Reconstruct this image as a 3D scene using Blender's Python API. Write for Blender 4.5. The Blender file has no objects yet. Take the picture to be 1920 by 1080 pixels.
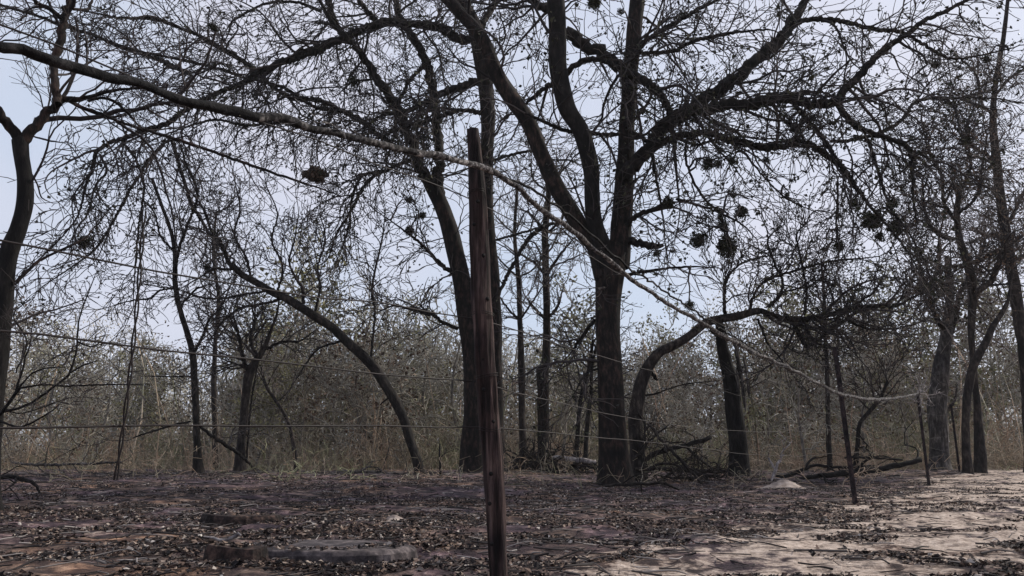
import bpy, math, random
import numpy as np
from mathutils import Vector, Matrix

# ---------------------------------------------------------------- camera, sky, sun, exposure
scene = bpy.context.scene
F = 1500.0                      # focal length in pixels of the 1920 wide photograph
PITCH = math.atan(325.0 / F)
CAM_H = 0.66
cam = bpy.data.cameras.new('camera')
cam.sensor_width = 36.0
cam.lens = 36.0 * F / 1920.0
cam.clip_start = 0.05
cam.clip_end = 3000.0
cam_o = bpy.data.objects.new('camera', cam)
scene.collection.objects.link(cam_o)
cam_o.location = (0, 0, CAM_H)
cam_o.rotation_euler = (math.pi / 2 + PITCH, 0, 0)
scene.camera = cam_o

SUN_EL, SUN_AZ = math.radians(38), math.radians(60)      # azimuth from +Y towards +X
world = bpy.data.worlds.new('World')
scene.world = world
world.use_nodes = True
wt = world.node_tree
wt.nodes.clear()
w_out = wt.nodes.new('ShaderNodeOutputWorld')
w_bg = wt.nodes.new('ShaderNodeBackground')
w_sky = wt.nodes.new('ShaderNodeTexSky')
w_sky.sky_type = 'NISHITA'
w_sky.sun_disc = False
w_sky.sun_elevation = SUN_EL
w_sky.sun_rotation = SUN_AZ
w_sky.dust_density = 3.0
w_co = wt.nodes.new('ShaderNodeTexCoord')
w_no = wt.nodes.new('ShaderNodeTexNoise')
w_no.inputs['Scale'].default_value = 2.2
w_no.inputs['Detail'].default_value = 5
w_rp = wt.nodes.new('ShaderNodeValToRGB')
w_rp.color_ramp.elements[0].position = 0.35
w_rp.color_ramp.elements[0].color = (0.59, 0.68, 0.84, 1)
w_rp.color_ramp.elements[1].position = 0.62
w_rp.color_ramp.elements[1].color = (0.73, 0.74, 0.86, 1)
w_sc = wt.nodes.new('ShaderNodeVectorMath')
w_sc.operation = 'SCALE'
w_sc.inputs['Scale'].default_value = 8.5
w_mx = wt.nodes.new('ShaderNodeMix')
w_mx.data_type = 'RGBA'
w_mx.inputs[0].default_value = 0.88
wt.links.new(w_co.outputs['Generated'], w_no.inputs['Vector'])
wt.links.new(w_no.outputs['Fac'], w_rp.inputs['Fac'])
wt.links.new(w_rp.outputs['Color'], w_sc.inputs[0])
wt.links.new(w_sky.outputs['Color'], w_mx.inputs[6])
wt.links.new(w_sc.outputs['Vector'], w_mx.inputs[7])
wt.links.new(w_mx.outputs[2], w_bg.inputs['Color'])
w_bg.inputs['Strength'].default_value = 0.1
wt.links.new(w_bg.outputs['Background'], w_out.inputs['Surface'])

sun = bpy.data.lights.new('sun', 'SUN')
sun.energy = 3.4
sun.angle = math.radians(7)
sun.color = (1.0, 0.93, 0.82)
sun_o = bpy.data.objects.new('sun', sun)
scene.collection.objects.link(sun_o)
sd = Vector((math.sin(SUN_AZ) * math.cos(SUN_EL), math.cos(SUN_AZ) * math.cos(SUN_EL), math.sin(SUN_EL)))
sun_o.rotation_euler = sd.to_track_quat('Z', 'Y').to_euler()

scene.view_settings.view_transform = 'Standard'
scene.view_settings.look = 'None'
scene.view_settings.gamma = 1.0
scene.view_settings.use_curve_mapping = False
scene.view_settings.exposure = 0.32
scene.cycles.max_bounces = 4
scene.cycles.diffuse_bounces = 3
scene.cycles.volume_bounces = 0

# ---------------------------------------------------------------- helpers
col = scene.collection
rng = random.Random(7)
nrg = np.random.default_rng(7)


def ray(px, py):
    u = (px - 960) / F
    v = (540 - py) / F
    return np.array([u, math.cos(PITCH) - v * math.sin(PITCH), math.sin(PITCH) + v * math.cos(PITCH)])


def at(px, py, Y):
    """world point at ground distance Y that the surveyed direction (px, py) meets"""
    r = ray(px, py)
    k = Y / r[1]
    return r * k + np.array([0, 0, CAM_H])


def size(px, py, w, Y):
    """real size of something w photo pixels wide at that distance"""
    return w / F * (Y / ray(px, py)[1])


_vn = nrg.random((256, 256))


def vnoise(x, y):
    x = np.asarray(x, float)
    y = np.asarray(y, float)
    xi = np.floor(x).astype(int)
    yi = np.floor(y).astype(int)
    fx = x - xi
    fy = y - yi
    fx = fx * fx * (3 - 2 * fx)
    fy = fy * fy * (3 - 2 * fy)
    a = _vn[xi % 256, yi % 256]
    b = _vn[(xi + 1) % 256, yi % 256]
    c = _vn[xi % 256, (yi + 1) % 256]
    d = _vn[(xi + 1) % 256, (yi + 1) % 256]
    return (a * (1 - fx) + b * fx) * (1 - fy) + (c * (1 - fx) + d * fx) * fy


def sstep(a, b, x):
    t = np.clip((np.asarray(x, float) - a) / (b - a), 0, 1)
    return t * t * (3 - 2 * t)


FP0 = np.array([-0.06, 4.29])         # first fence post
FD = np.array([5.17, 8.02])           # from one post to the next
_fn = np.array([FD[1], -FD[0]]) / np.hypot(*FD)


def fence_side(x, y):
    """metres to the right of the fence line, on the sandy side"""
    return (np.asarray(x, float) - FP0[0]) * _fn[0] + (np.asarray(y, float) - FP0[1]) * _fn[1]


def ground_z(x, y, fine=True):
    x = np.asarray(x, float)
    y = np.asarray(y, float)
    yc = 18 + 6 * sstep(-3, 3, x)
    z = 0.28 * sstep(-6, 5, y - yc)
    z = z + 0.10 * (vnoise(x * .35 + 3, y * .35 + 9) - .5) * sstep(3, 8, y)
    if fine:
        z = z + 0.075 * (vnoise(x * 1.1 + 31, y * 1.9 + 7) - .5)
        z = z + 0.05 * (vnoise(x * 3.1 + 11, y * 4.3 + 5) - .5)
        z = z + 0.022 * (vnoise(x * 8.3 + 1, y * 9.7 + 50) - .5)
    return z


def link_mesh(name, V, faces4, mats, parent=None, smooth=True, faces3=None, mi=None):
    me = bpy.data.meshes.new(name)
    V = np.asarray(V, dtype=np.float32)
    f4 = np.asarray(faces4, dtype=np.int32).reshape(-1, 4) if faces4 is not None and len(faces4) else np.zeros((0, 4), np.int32)
    f3 = np.asarray(faces3, dtype=np.int32).reshape(-1, 3) if faces3 is not None and len(faces3) else np.zeros((0, 3), np.int32)
    me.vertices.add(len(V))
    me.vertices.foreach_set('co', V.ravel())
    loops = np.concatenate([f4.ravel(), f3.ravel()])
    me.loops.add(len(loops))
    me.loops.foreach_set('vertex_index', loops)
    n = len(f4) + len(f3)
    me.polygons.add(n)
    starts = np.concatenate([np.arange(len(f4)) * 4, len(f4) * 4 + np.arange(len(f3)) * 3]).astype(np.int32)
    tot = np.concatenate([np.full(len(f4), 4), np.full(len(f3), 3)]).astype(np.int32)
    me.polygons.foreach_set('loop_start', starts)
    me.polygons.foreach_set('loop_total', tot)
    if mi is not None:
        me.polygons.foreach_set('material_index', np.asarray(mi, np.int32))
    me.polygons.foreach_set('use_smooth', np.full(n, smooth))
    me.update(calc_edges=True)
    for m in (mats if isinstance(mats, (list, tuple)) else [mats]):
        me.materials.append(m)
    o = bpy.data.objects.new(name, me)
    col.objects.link(o)
    if parent is not None:
        o.parent = parent
    return o


class Tubes:
    def __init__(self):
        self.g = {}
        self.n = 0

    def add(self, pts, rad, sides=4):
        self.g.setdefault((len(pts), sides), []).append((pts, rad))
        self.n += 1

    def arrays(self, rough=0.0):
        VS, FS, base = [], [], 0
        for (N, S), L in self.g.items():
            P = np.array([l[0] for l in L], float)
            R = np.array([l[1] for l in L], float)
            M = len(L)
            T = np.gradient(P, axis=1)
            T /= np.linalg.norm(T, axis=2, keepdims=True) + 1e-9
            D = P[:, -1] - P[:, 0]
            ax = np.argmin(np.abs(D), axis=1)
            ref = np.zeros((M, 3))
            ref[np.arange(M), ax] = 1
            ref = np.repeat(ref[:, None, :], N, 1)
            U = np.cross(T, ref)
            U /= np.linalg.norm(U, axis=2, keepdims=True) + 1e-9
            W = np.cross(T, U)
            a = np.arange(S) / S * 2 * math.pi
            Rr = np.repeat(R[:, :, None], S, 2)
            if rough > 0:
                s = np.cumsum(np.linalg.norm(np.diff(P, axis=1, prepend=P[:, :1]), axis=2), axis=1)[:, :, None]
                ph = nrg.random((M, 1, 6)) * 6.28
                k = 1 / np.maximum(R.mean(axis=1), .01)[:, None, None] * .35
                aa = a[None, None, :]
                Rr = Rr * (1 + rough * (np.sin(2 * aa + ph[:, :, 0:1] + s * k * .5) * .8
                                        + .6 * np.sin(3 * aa + ph[:, :, 1:2] - s * k * 1.1)
                                        + .45 * np.sin(7 * aa + ph[:, :, 2:3] + s * k * 1.7)
                                        + .5 * np.sin(ph[:, :, 3:4] + s * k * 2.6 + aa)
                                        + .3 * np.sin(11 * aa + ph[:, :, 4:5] - s * k * .9)))
            V = P[:, :, None, :] + Rr[..., None] * (np.cos(a)[None, None, :, None] * U[:, :, None, :] + np.sin(a)[None, None, :, None] * W[:, :, None, :])
            VS.append(V.reshape(-1, 3))
            i = np.arange(N - 1)[:, None]
            j = np.arange(S)[None, :]
            q = np.stack([i * S + j, i * S + (j + 1) % S, (i + 1) * S + (j + 1) % S, (i + 1) * S + j], -1).reshape(-1, 4)
            q = (q[None] + (np.arange(M) * N * S)[:, None, None]).reshape(-1, 4) + base
            FS.append(q)
            base += M * N * S
        if not VS:
            return np.zeros((0, 3)), np.zeros((0, 4), int)
        return np.concatenate(VS), np.concatenate(FS)

    def build(self, name, mat, parent=None, rough=0.0, extra=None, origin=None):
        V, Fq = self.arrays(rough)
        if origin is not None:
            V = V - np.asarray(origin)
        if extra is not None:
            Ve, Fe = extra
            if origin is not None:
                Ve = Ve - np.asarray(origin)
            mi = np.concatenate([np.zeros(len(Fq)), np.ones(len(Fe))])
            return link_mesh(name, np.concatenate([V, Ve]), np.concatenate([Fq, Fe + len(V)]), mat, parent, mi=mi)
        return link_mesh(name, V, Fq, mat, parent)


def smooth_line(P, R, step):
    """Catmull-Rom through P with radii R, resampled about every step metres"""
    P = np.asarray(P, float)
    R = np.asarray(R, float)
    Q = np.vstack([2 * P[0] - P[1], P, 2 * P[-1] - P[-2]])
    op, orr = [], []
    for i in range(len(P) - 1):
        n = max(2, int(np.linalg.norm(P[i + 1] - P[i]) / step))
        p0, p1, p2, p3 = Q[i], Q[i + 1], Q[i + 2], Q[i + 3]
        for k in range(n):
            t = k / n
            op.append(.5 * ((2 * p1) + (-p0 + p2) * t + (2 * p0 - 5 * p1 + 4 * p2 - p3) * t * t + (-p0 + 3 * p1 - 3 * p2 + p3) * t ** 3))
            orr.append(R[i] * (1 - t) + R[i + 1] * t)
    op.append(P[-1])
    orr.append(R[-1])
    return np.array(op), np.array(orr)


def tag(o, label=None, cat=None, group=None, kind=None):
    if label:
        o['label'] = label
    if cat:
        o['category'] = cat
    if group:
        o['group'] = group
    if kind:
        o['kind'] = kind
    return o


def empty(name, loc, label, cat, group=None):
    o = bpy.data.objects.new(name, None)
    col.objects.link(o)
    o.location = [float(v) for v in loc]
    o.empty_display_size = .2
    return tag(o, label, cat, group)


# ---------------------------------------------------------------- materials
def mat(name):
    m = bpy.data.materials.new(name)
    m.use_nodes = True
    nt = m.node_tree
    b = nt.nodes['Principled BSDF']
    b.inputs['Roughness'].default_value = 0.9
    b.inputs['Specular IOR Level'].default_value = 0.2
    return m, nt, b


def ramp(nt, stops, interp='LINEAR'):
    r = nt.nodes.new('ShaderNodeValToRGB')
    r.color_ramp.interpolation = interp
    e = r.color_ramp.elements
    while len(e) < len(stops):
        e.new(.5)
    for k, (p, c) in enumerate(stops):
        e[k].position = p
        e[k].color = (*c, 1)
    return r


def bark(name, c0, c1, c2, zs=.35, scale=9, bump=.8):
    m, nt, b = mat(name)
    co = nt.nodes.new('ShaderNodeTexCoord')
    mp = nt.nodes.new('ShaderNodeMapping')
    mp.inputs['Scale'].default_value = (1, 1, zs)
    n1 = nt.nodes.new('ShaderNodeTexNoise')
    n1.inputs['Scale'].default_value = scale
    n1.inputs['Detail'].default_value = 8
    n1.inputs['Roughness'].default_value = .65
    n2 = nt.nodes.new('ShaderNodeTexNoise')
    n2.inputs['Scale'].default_value = scale * .18
    n2.inputs['Detail'].default_value = 3
    r1 = ramp(nt, [(.40, c0), (.52, c1), (.64, c2)])
    r2 = ramp(nt, [(.35, (.45, .45, .5)), (.65, (1.25, 1.2, 1.15))])
    mx = nt.nodes.new('ShaderNodeMix')
    mx.data_type = 'RGBA'
    mx.blend_type = 'MULTIPLY'
    mx.inputs[0].default_value = 1
    bp = nt.nodes.new('ShaderNodeBump')
    bp.inputs['Strength'].default_value = bump
    bp.inputs['Distance'].default_value = .04
    L = nt.links.new
    L(co.outputs['Object'], mp.inputs['Vector'])
    L(mp.outputs[0], n1.inputs['Vector'])
    L(co.outputs['Object'], n2.inputs['Vector'])
    L(n1.outputs['Fac'], r1.inputs[0])
    L(n2.outputs['Fac'], r2.inputs[0])
    L(r1.outputs[0], mx.inputs[6])
    L(r2.outputs[0], mx.inputs[7])
    L(mx.outputs[2], b.inputs['Base Color'])
    L(n1.outputs['Fac'], bp.inputs['Height'])
    L(bp.outputs[0], b.inputs['Normal'])
    return m


def island(name, stops, trans=0.0, interp='LINEAR', rough=.9):
    m, nt, b = mat(name)
    g = nt.nodes.new('ShaderNodeNewGeometry')
    r = ramp(nt, stops, interp)
    nt.links.new(g.outputs['Random Per Island'], r.inputs[0])
    nt.links.new(r.outputs[0], b.inputs['Base Color'])
    b.inputs['Roughness'].default_value = rough
    return m


M_dark = bark('dark_bark', (.004, .0035, .0035), (.012, .010, .009), (.042, .034, .029))
M_black = bark('charred_bark', (.004, .0035, .0035), (.009, .008, .008), (.022, .019, .018))
M_scorch = bark('scorched_bark', (.004, .0035, .0035), (.014, .0105, .0095), (.050, .031, .025))
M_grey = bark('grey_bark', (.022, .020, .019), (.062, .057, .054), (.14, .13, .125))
M_midbark = bark('brown_grey_bark', (.010, .008, .008), (.028, .023, .021), (.075, .062, .055))
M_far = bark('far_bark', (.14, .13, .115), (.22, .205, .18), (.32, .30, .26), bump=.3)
M_twig = island('dark_twig', [(0, (.016, .014, .016)), (.6, (.035, .029, .030)), (1, (.075, .062, .058))])
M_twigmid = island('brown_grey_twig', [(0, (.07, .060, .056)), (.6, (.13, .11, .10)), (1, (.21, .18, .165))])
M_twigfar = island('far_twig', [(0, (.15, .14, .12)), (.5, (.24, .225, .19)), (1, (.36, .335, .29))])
M_leafbrown = island('dry_leaf', [(0, (.05, .032, .024)), (.5, (.11, .072, .052)), (1, (.20, .145, .105))])
M_olive = island('olive_foliage', [(0, (.11, .11, .055)), (.5, (.19, .18, .09)), (1, (.29, .27, .14))])
M_mistle = island('mistletoe_leaf', [(0, (.009, .010, .007)), (.6, (.028, .030, .018)), (1, (.07, .068, .042))])
M_vine = bark('weathered_vine', (.012, .011, .012), (.075, .07, .07), (.34, .33, .33), zs=.8, scale=48, bump=.6)
M_vineblack = bark('charred_vine', (.004, .004, .005), (.010, .010, .011), (.034, .033, .035), zs=1, scale=22, bump=.6)
M_wood = bark('red_post_wood', (.010, .007, .007), (.036, .023, .022), (.105, .074, .070), zs=.08, scale=30, bump=.9)
M_hole = island('charred_knot', [(0, (.006, .005, .006)), (1, (.010, .009, .009))])
M_pale = bark('pale_dead_wood', (.12, .11, .11), (.26, .24, .24), (.42, .40, .39), zs=.6, scale=14, bump=.4)


def metal():
    m, nt, b = mat('rusty_wire')
    b.inputs['Base Color'].default_value = (.014, .010, .010, 1)
    b.inputs['Roughness'].default_value = .6
    b.inputs['Metallic'].default_value = .0
    return m


M_wire = metal()
M_tpost = bark('dark_steel', (.010, .008, .010), (.022, .016, .018), (.05, .036, .036), zs=.5, scale=20, bump=.3)


def ground_mat():
    m, nt, b = mat('forest_floor')
    L = nt.links.new
    g = nt.nodes.new('ShaderNodeNewGeometry')
    # distance on the sandy side of the fence
    dot = nt.nodes.new('ShaderNodeVectorMath')
    dot.operation = 'DOT_PRODUCT'
    dot.inputs[1].default_value = (_fn[0], _fn[1], 0)
    L(g.outputs['Position'], dot.inputs[0])
    off = nt.nodes.new('ShaderNodeMath')
    off.operation = 'ADD'
    off.inputs[1].default_value = -float(FP0 @ _fn)
    L(dot.outputs['Value'], off.inputs[0])

    def noise(sc, det=6, rg=.6, vec=None):
        n = nt.nodes.new('ShaderNodeTexNoise')
        n.inputs['Scale'].default_value = sc
        n.inputs['Detail'].default_value = det
        n.inputs['Roughness'].default_value = rg
        L(vec or g.outputs['Position'], n.inputs['Vector'])
        return n.outputs['Fac']
    nA, nB, nC, nD = noise(1.1), noise(4.5, 8, .7), noise(.5, 4), noise(17, 6, .7)

    def mth(op, a, bb, c=None):
        q = nt.nodes.new('ShaderNodeMath')
        q.operation = op
        for k, v in enumerate((a, bb) + ((c,) if c is not None else ())):
            if isinstance(v, (int, float)):
                q.inputs[k].default_value = v
            else:
                L(v, q.inputs[k])
        return q.outputs[0]
    # sand amount = side/0.9 + noise
    s = mth('MULTIPLY_ADD', off.outputs[0], .50, .36)
    s = mth('MINIMUM', s, .42)
    s = mth('MAXIMUM', s, -.28)
    s = mth('ADD', s, mth('MULTIPLY_ADD', nA, 2.2, -1.1))
    s = mth('ADD', s, mth('MULTIPLY_ADD', nB, 2.3, -1.15))
    rs = nt.nodes.new('ShaderNodeMapRange')
    rs.inputs['From Min'].default_value = .16
    rs.inputs['From Max'].default_value = .50
    L(s, rs.inputs['Value'])
    dark = ramp(nt, [(.30, (.013, .011, .013)), (.43, (.034, .027, .029)), (.52, (.075, .058, .054)), (.59, (.17, .135, .115)), (.72, (.38, .32, .275))])
    L(nB, dark.inputs[0])
    tint = ramp(nt, [(.36, (.52, .50, .70)), (.45, (.95, .78, .95)), (.54, (1.1, .98, .90)), (.64, (1.6, 1.2, .95))])
    L(nC, tint.inputs[0])
    mt = nt.nodes.new('ShaderNodeMix')
    mt.data_type = 'RGBA'
    mt.blend_type = 'MULTIPLY'
    mt.inputs[0].default_value = 1
    L(dark.outputs[0], mt.inputs[6])
    L(tint.outputs[0], mt.inputs[7])
    sand = ramp(nt, [(.36, (.15, .115, .095)), (.50, (.42, .335, .28)), (.70, (.62, .52, .45))])
    L(nD, sand.inputs[0])
    mx = nt.nodes.new('ShaderNodeMix')
    mx.data_type = 'RGBA'
    L(rs.outputs[0], mx.inputs[0])
    L(mt.outputs[2], mx.inputs[6])
    L(sand.outputs[0], mx.inputs[7])
    L(mx.outputs[2], b.inputs['Base Color'])
    bp = nt.nodes.new('ShaderNodeBump')
    bp.inputs['Strength'].default_value = 1
    bp.inputs['Distance'].default_value = .05
    L(mth('ADD', nB, mth('MULTIPLY', nD, .5)), bp.inputs['Height'])
    L(bp.outputs[0], b.inputs['Normal'])
    b.inputs['Roughness'].default_value = 1
    return m


# ---------------------------------------------------------------- the ground, one sheet to the horizon
def axis(lo, hi, dense, far, growth):
    a = list(np.arange(lo, hi, dense))
    s = dense
    x = hi
    while x < far[1]:
        s *= growth
        x += s
        a.append(x)
    s, x = dense, lo
    while x > far[0]:
        s *= growth
        x -= s
        a.insert(0, x)
    return np.array(a)


gx = axis(-5, 7, .05, (-500, 500), 1.045)
gy = axis(3.2, 11, .05, (-120, 900), 1.03)
GX, GY = np.meshgrid(gx, gy, indexing='ij')
GZ = ground_z(GX, GY)
nx, ny = GX.shape
ii = (np.arange(nx - 1)[:, None] * ny + np.arange(ny - 1)[None, :]).ravel()
gf = np.stack([ii, ii + ny, ii + ny + 1, ii + 1], -1)
ground = link_mesh('ground', np.stack([GX, GY, GZ], -1).reshape(-1, 3), gf, ground_mat())
tag(ground, kind='structure')

# ---------------------------------------------------------------- growth of branches and twigs
class Grow:
    """recursive gnarly branching; rmin is the thinnest twig"""

    def __init__(self, tubes, rmin, seed, kink=.20, droop=0.0, up=0.0, sp=(.34, .24, .18), depth=3, lenk=52, jit=.9):
        self.t = tubes
        self.rmin = rmin
        self.r = random.Random(seed)
        self.kink = kink
        self.droop = droop
        self.up = up
        self.sp = sp
        self.depth = depth
        self.lenk = lenk
        self.jit = jit
        self.tips = []

    def perp(self, d):
        r = self.r
        while True:
            v = (r.gauss(0, 1), r.gauss(0, 1), r.gauss(0, 1))
            k = v[0] * d[0] + v[1] * d[1] + v[2] * d[2]
            v = (v[0] - k * d[0], v[1] - k * d[1], v[2] - k * d[2])
            n = math.sqrt(v[0] ** 2 + v[1] ** 2 + v[2] ** 2)
            if n > .2:
                return (v[0] / n, v[1] / n, v[2] / n)

    def branch(self, p, d, r0, length, level):
        r = self.r
        n = max(3, min(12, int(length / .17)))
        if level >= 2:
            n = max(3, min(7, n))
        st = length / n
        pts = [p]
        rad = [r0]
        dirs = [d]
        x, y, z = p
        dx, dy, dz = d
        rend = max(self.rmin * .75, r0 * .35)
        g = (self.up if level <= 1 else self.up * .5) - self.droop * (1 + .5 * level)
        k = self.kink
        for i in range(n):
            dx += r.gauss(0, k)
            dy += r.gauss(0, k)
            dz += r.gauss(0, k) + g * .22
            m = math.sqrt(dx * dx + dy * dy + dz * dz) + 1e-9
            dx /= m
            dy /= m
            dz /= m
            x += dx * st
            y += dy * st
            z += dz * st
            pts.append((x, y, z))
            rad.append(r0 + (rend - r0) * (i + 1) / n)
            dirs.append((dx, dy, dz))
        self.t.add(pts, rad, 5 if r0 > .03 else (4 if r0 > .016 else 3))
        if level < self.depth:
            self.along(pts, rad, level + 1, start=.18)
        else:
            self.tips.append(pts[-1])
        return pts

    def along(self, pts, rad, level, start=.05, density=1.0):
        r = self.r
        sp = self.sp[min(level - 1, len(self.sp) - 1)] / density
        acc = r.random() * sp
        tot = 0
        segs = []
        for i in range(len(pts) - 1):
            a, b = pts[i], pts[i + 1]
            l = math.dist(a, b)
            segs.append((tot, l, a, b, rad[i], rad[i + 1]))
            tot += l
        acc += tot * start
        for (s0, l, a, b, ra, rb) in segs:
            if l < 1e-6:
                continue
            while acc < s0 + l:
                if acc >= s0:
                    t = (acc - s0) / l
                    p = tuple(a[q] + (b[q] - a[q]) * t for q in range(3))
                    rp = ra + (rb - ra) * t
                    d = tuple((b[q] - a[q]) / l for q in range(3))
                    pv = self.perp(d)
                    f = r.uniform(.5, 1.3)
                    dd = [d[q] + pv[q] * f for q in range(3)]
                    if level == 1:
                        dd[2] += self.up * .6 - self.droop * .3
                    m = math.sqrt(sum(c * c for c in dd))
                    dd = tuple(c / m for c in dd)
                    rc = rp * r.uniform(.34, .72)
                    if level == 1:
                        rc = min(rc, r.choice((.022, .032, .05)))
                    rc = max(self.rmin, rc)
                    ln = (self.lenk * rc + .12) * r.uniform(.6, 1.35)
                    if level > 1:
                        ln = min(ln, tot * .75)
                    ln = max(ln, .15)
                    self.branch(p, dd, rc, ln, level)
                acc += sp * r.uniform(1 - self.jit * .8, 1 + self.jit)


def leaf_quads(C, smin, smax, seed, flat=0.0):
    g = np.random.default_rng(seed)
    C = np.asarray(C, float)
    n = len(C)
    a = g.normal(size=(n, 3))
    b = g.normal(size=(n, 3))
    if flat > 0:
        a[:, 2] *= 1 - flat
        b[:, 2] *= 1 - flat
    a /= np.linalg.norm(a, axis=1, keepdims=True)
    b -= (a * b).sum(1, keepdims=True) * a
    b /= np.linalg.norm(b, axis=1, keepdims=True) + 1e-9
    s = (smin + (smax - smin) * g.random((n, 1)) ** 1.7) * .5
    w = s * g.uniform(.45, .9, (n, 1))
    nn = np.cross(a, b) * s * g.uniform(-.5, .5, (n, 1))
    V = np.stack([C - a * s + nn, C - b * w, C + a * s + nn, C + b * w], 1).reshape(-1, 3)
    Fq = np.arange(n * 4).reshape(-1, 4)
    return V, Fq


def limb_points(pts, Y, wob, seed):
    """survey points (px, py, width[, extra distance]) -> world points and radii"""
    r = random.Random(seed)
    P, R = [], []
    for i, q in enumerate(pts):
        dY = q[3] if len(q) > 3 else 0.0
        P.append(at(q[0], q[1], Y + dY))
        R.append(size(q[0], q[1], q[2], Y + dY) / 2)
    return np.array(P), np.array(R)


def drift(limb, dist):
    """give a traced limb a gentle run in depth, from 0 at its root to dist at its end"""
    n = len(limb)
    return [(q[0], q[1], q[2], (q[3] if len(q) > 3 else 0) + dist * (i / (n - 1)) ** 1.2) for i, q in enumerate(limb)]


def build_tree(name, label, Y, trunks, limbs, m_trunk, m_limb, m_twig, rmin=.010, seed=1, group=None, cat='tree',
               leaves=0, leafsize=(.04, .1), m_leaf=None, trunk_twigs=.0, ext=True, links=(), wt=.86, wl=.80, **gk):
    base = limb_points(trunks[0][:1], Y, 0, 0)[0][0]
    org = np.array([base[0], base[1], float(ground_z(base[0], base[1], False))])
    root = empty(name, org, label, cat, group)
    tw = Tubes()
    G = Grow(tw, rmin, seed, **gk)
    allpts = []
    for k, tr in enumerate(trunks):
        P, R = limb_points(tr, Y, 0, 0)
        R = R * wt
        if k == 0 or tr[0][1] > 800:                   # root flare, sunk into the ground
            foot = P[0].copy()
            d = P[1] - P[0]
            foot = foot - d / np.linalg.norm(d) * .45
            zg = foot.copy()
            P = np.vstack([zg, P])
            R = np.concatenate([[R[0] * 1.5], R])
            P, R = smooth_line(P, R, max(.06, R[1] * .45))
            h = P[:, 2] - org[2]
            R = R * (1 + .22 * np.exp(-np.maximum(h, 0) / .35))
        else:
            P, R = smooth_line(P, R, max(.05, R[0] * .45))
        t = Tubes()
        t.add(P, R, 22)
        t.build('trunk', M_black if (name == 'forked_tree' and k == 2) else m_trunk, root, rough=.075, origin=org)
        allpts.append((P, R))
        if trunk_twigs > 0:
            q = int(len(P) * .45)
            G.along([tuple(v) for v in P[q:]], list(R[q:]), 1, start=0, density=trunk_twigs)
    for k, item in enumerate(limbs):
        dep, pts = item[0], item[1]
        dens = item[2] if len(item) > 2 else 1.0
        pts = drift(pts, dep)
        P, R = limb_points(pts, Y, 0, 0)
        R = R * wl
        P, R = smooth_line(P, R, max(.06, R.mean() * .7))
        R = R * np.interp(np.linspace(0, 1, len(R)), [0, .65, 1], [1, 1, .6])
        r2 = np.random.default_rng(seed * 100 + k)
        jit = r2.normal(size=P.shape) * (R[:, None] * .24)
        jit[0] = 0
        P = P + jit
        t = Tubes()
        Pe = np.vstack([P, P[-1] + (P[-1] - P[-2]) * .3])
        Re = np.concatenate([R, [R[-1] * .15]])
        t.add(Pe, Re, 14 if R[0] > .05 else 7)
        t.build('limb', m_limb, root, rough=.05 if R[0] > .03 else 0, origin=org)
        allpts.append((P, R))
        if dens > 0:
            G.along([tuple(v) for v in P], list(R), 1, start=.04, density=dens)
            if ext and R[-1] > .012:
                d = P[-1] - P[-3]
                d = d / np.linalg.norm(d)
                G.branch(tuple(P[-1]), tuple(d), R[-1] * .95, R[-1] * 60 + .5, 1)
    AP = np.vstack([p for p, r_ in allpts])
    for c in links:                                    # small twigs that carry the mistletoe
        c = np.asarray(c)
        j = np.argmin(np.linalg.norm((AP - c) * [1, .6, 1], axis=1))
        a = AP[j]
        n = 7
        pts = [tuple(a + (c - a) * (i / n) + np.array([0, 0, .25 * math.sin(i / n * math.pi)]) + r2.normal(size=3) * .03) for i in range(n + 1)]
        tw.add(pts, [.035 - .02 * i / n for i in range(n + 1)], 5)
        G.along(pts, [.02] * (n + 1), 2, start=.2)
    ex = None
    mats = [m_twig]
    if leaves and G.tips:
        tp = np.array(G.tips)
        sel = tp[nrg.integers(0, len(tp), leaves)] + nrg.normal(size=(leaves, 3)) * .06
        ex = leaf_quads(sel, leafsize[0], leafsize[1], seed)
        mats = [m_twig, m_leaf or M_leafbrown]
    if tw.n:
        tw.build('crown', mats, root, extra=ex, origin=org)
    return root, AP, G


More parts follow.
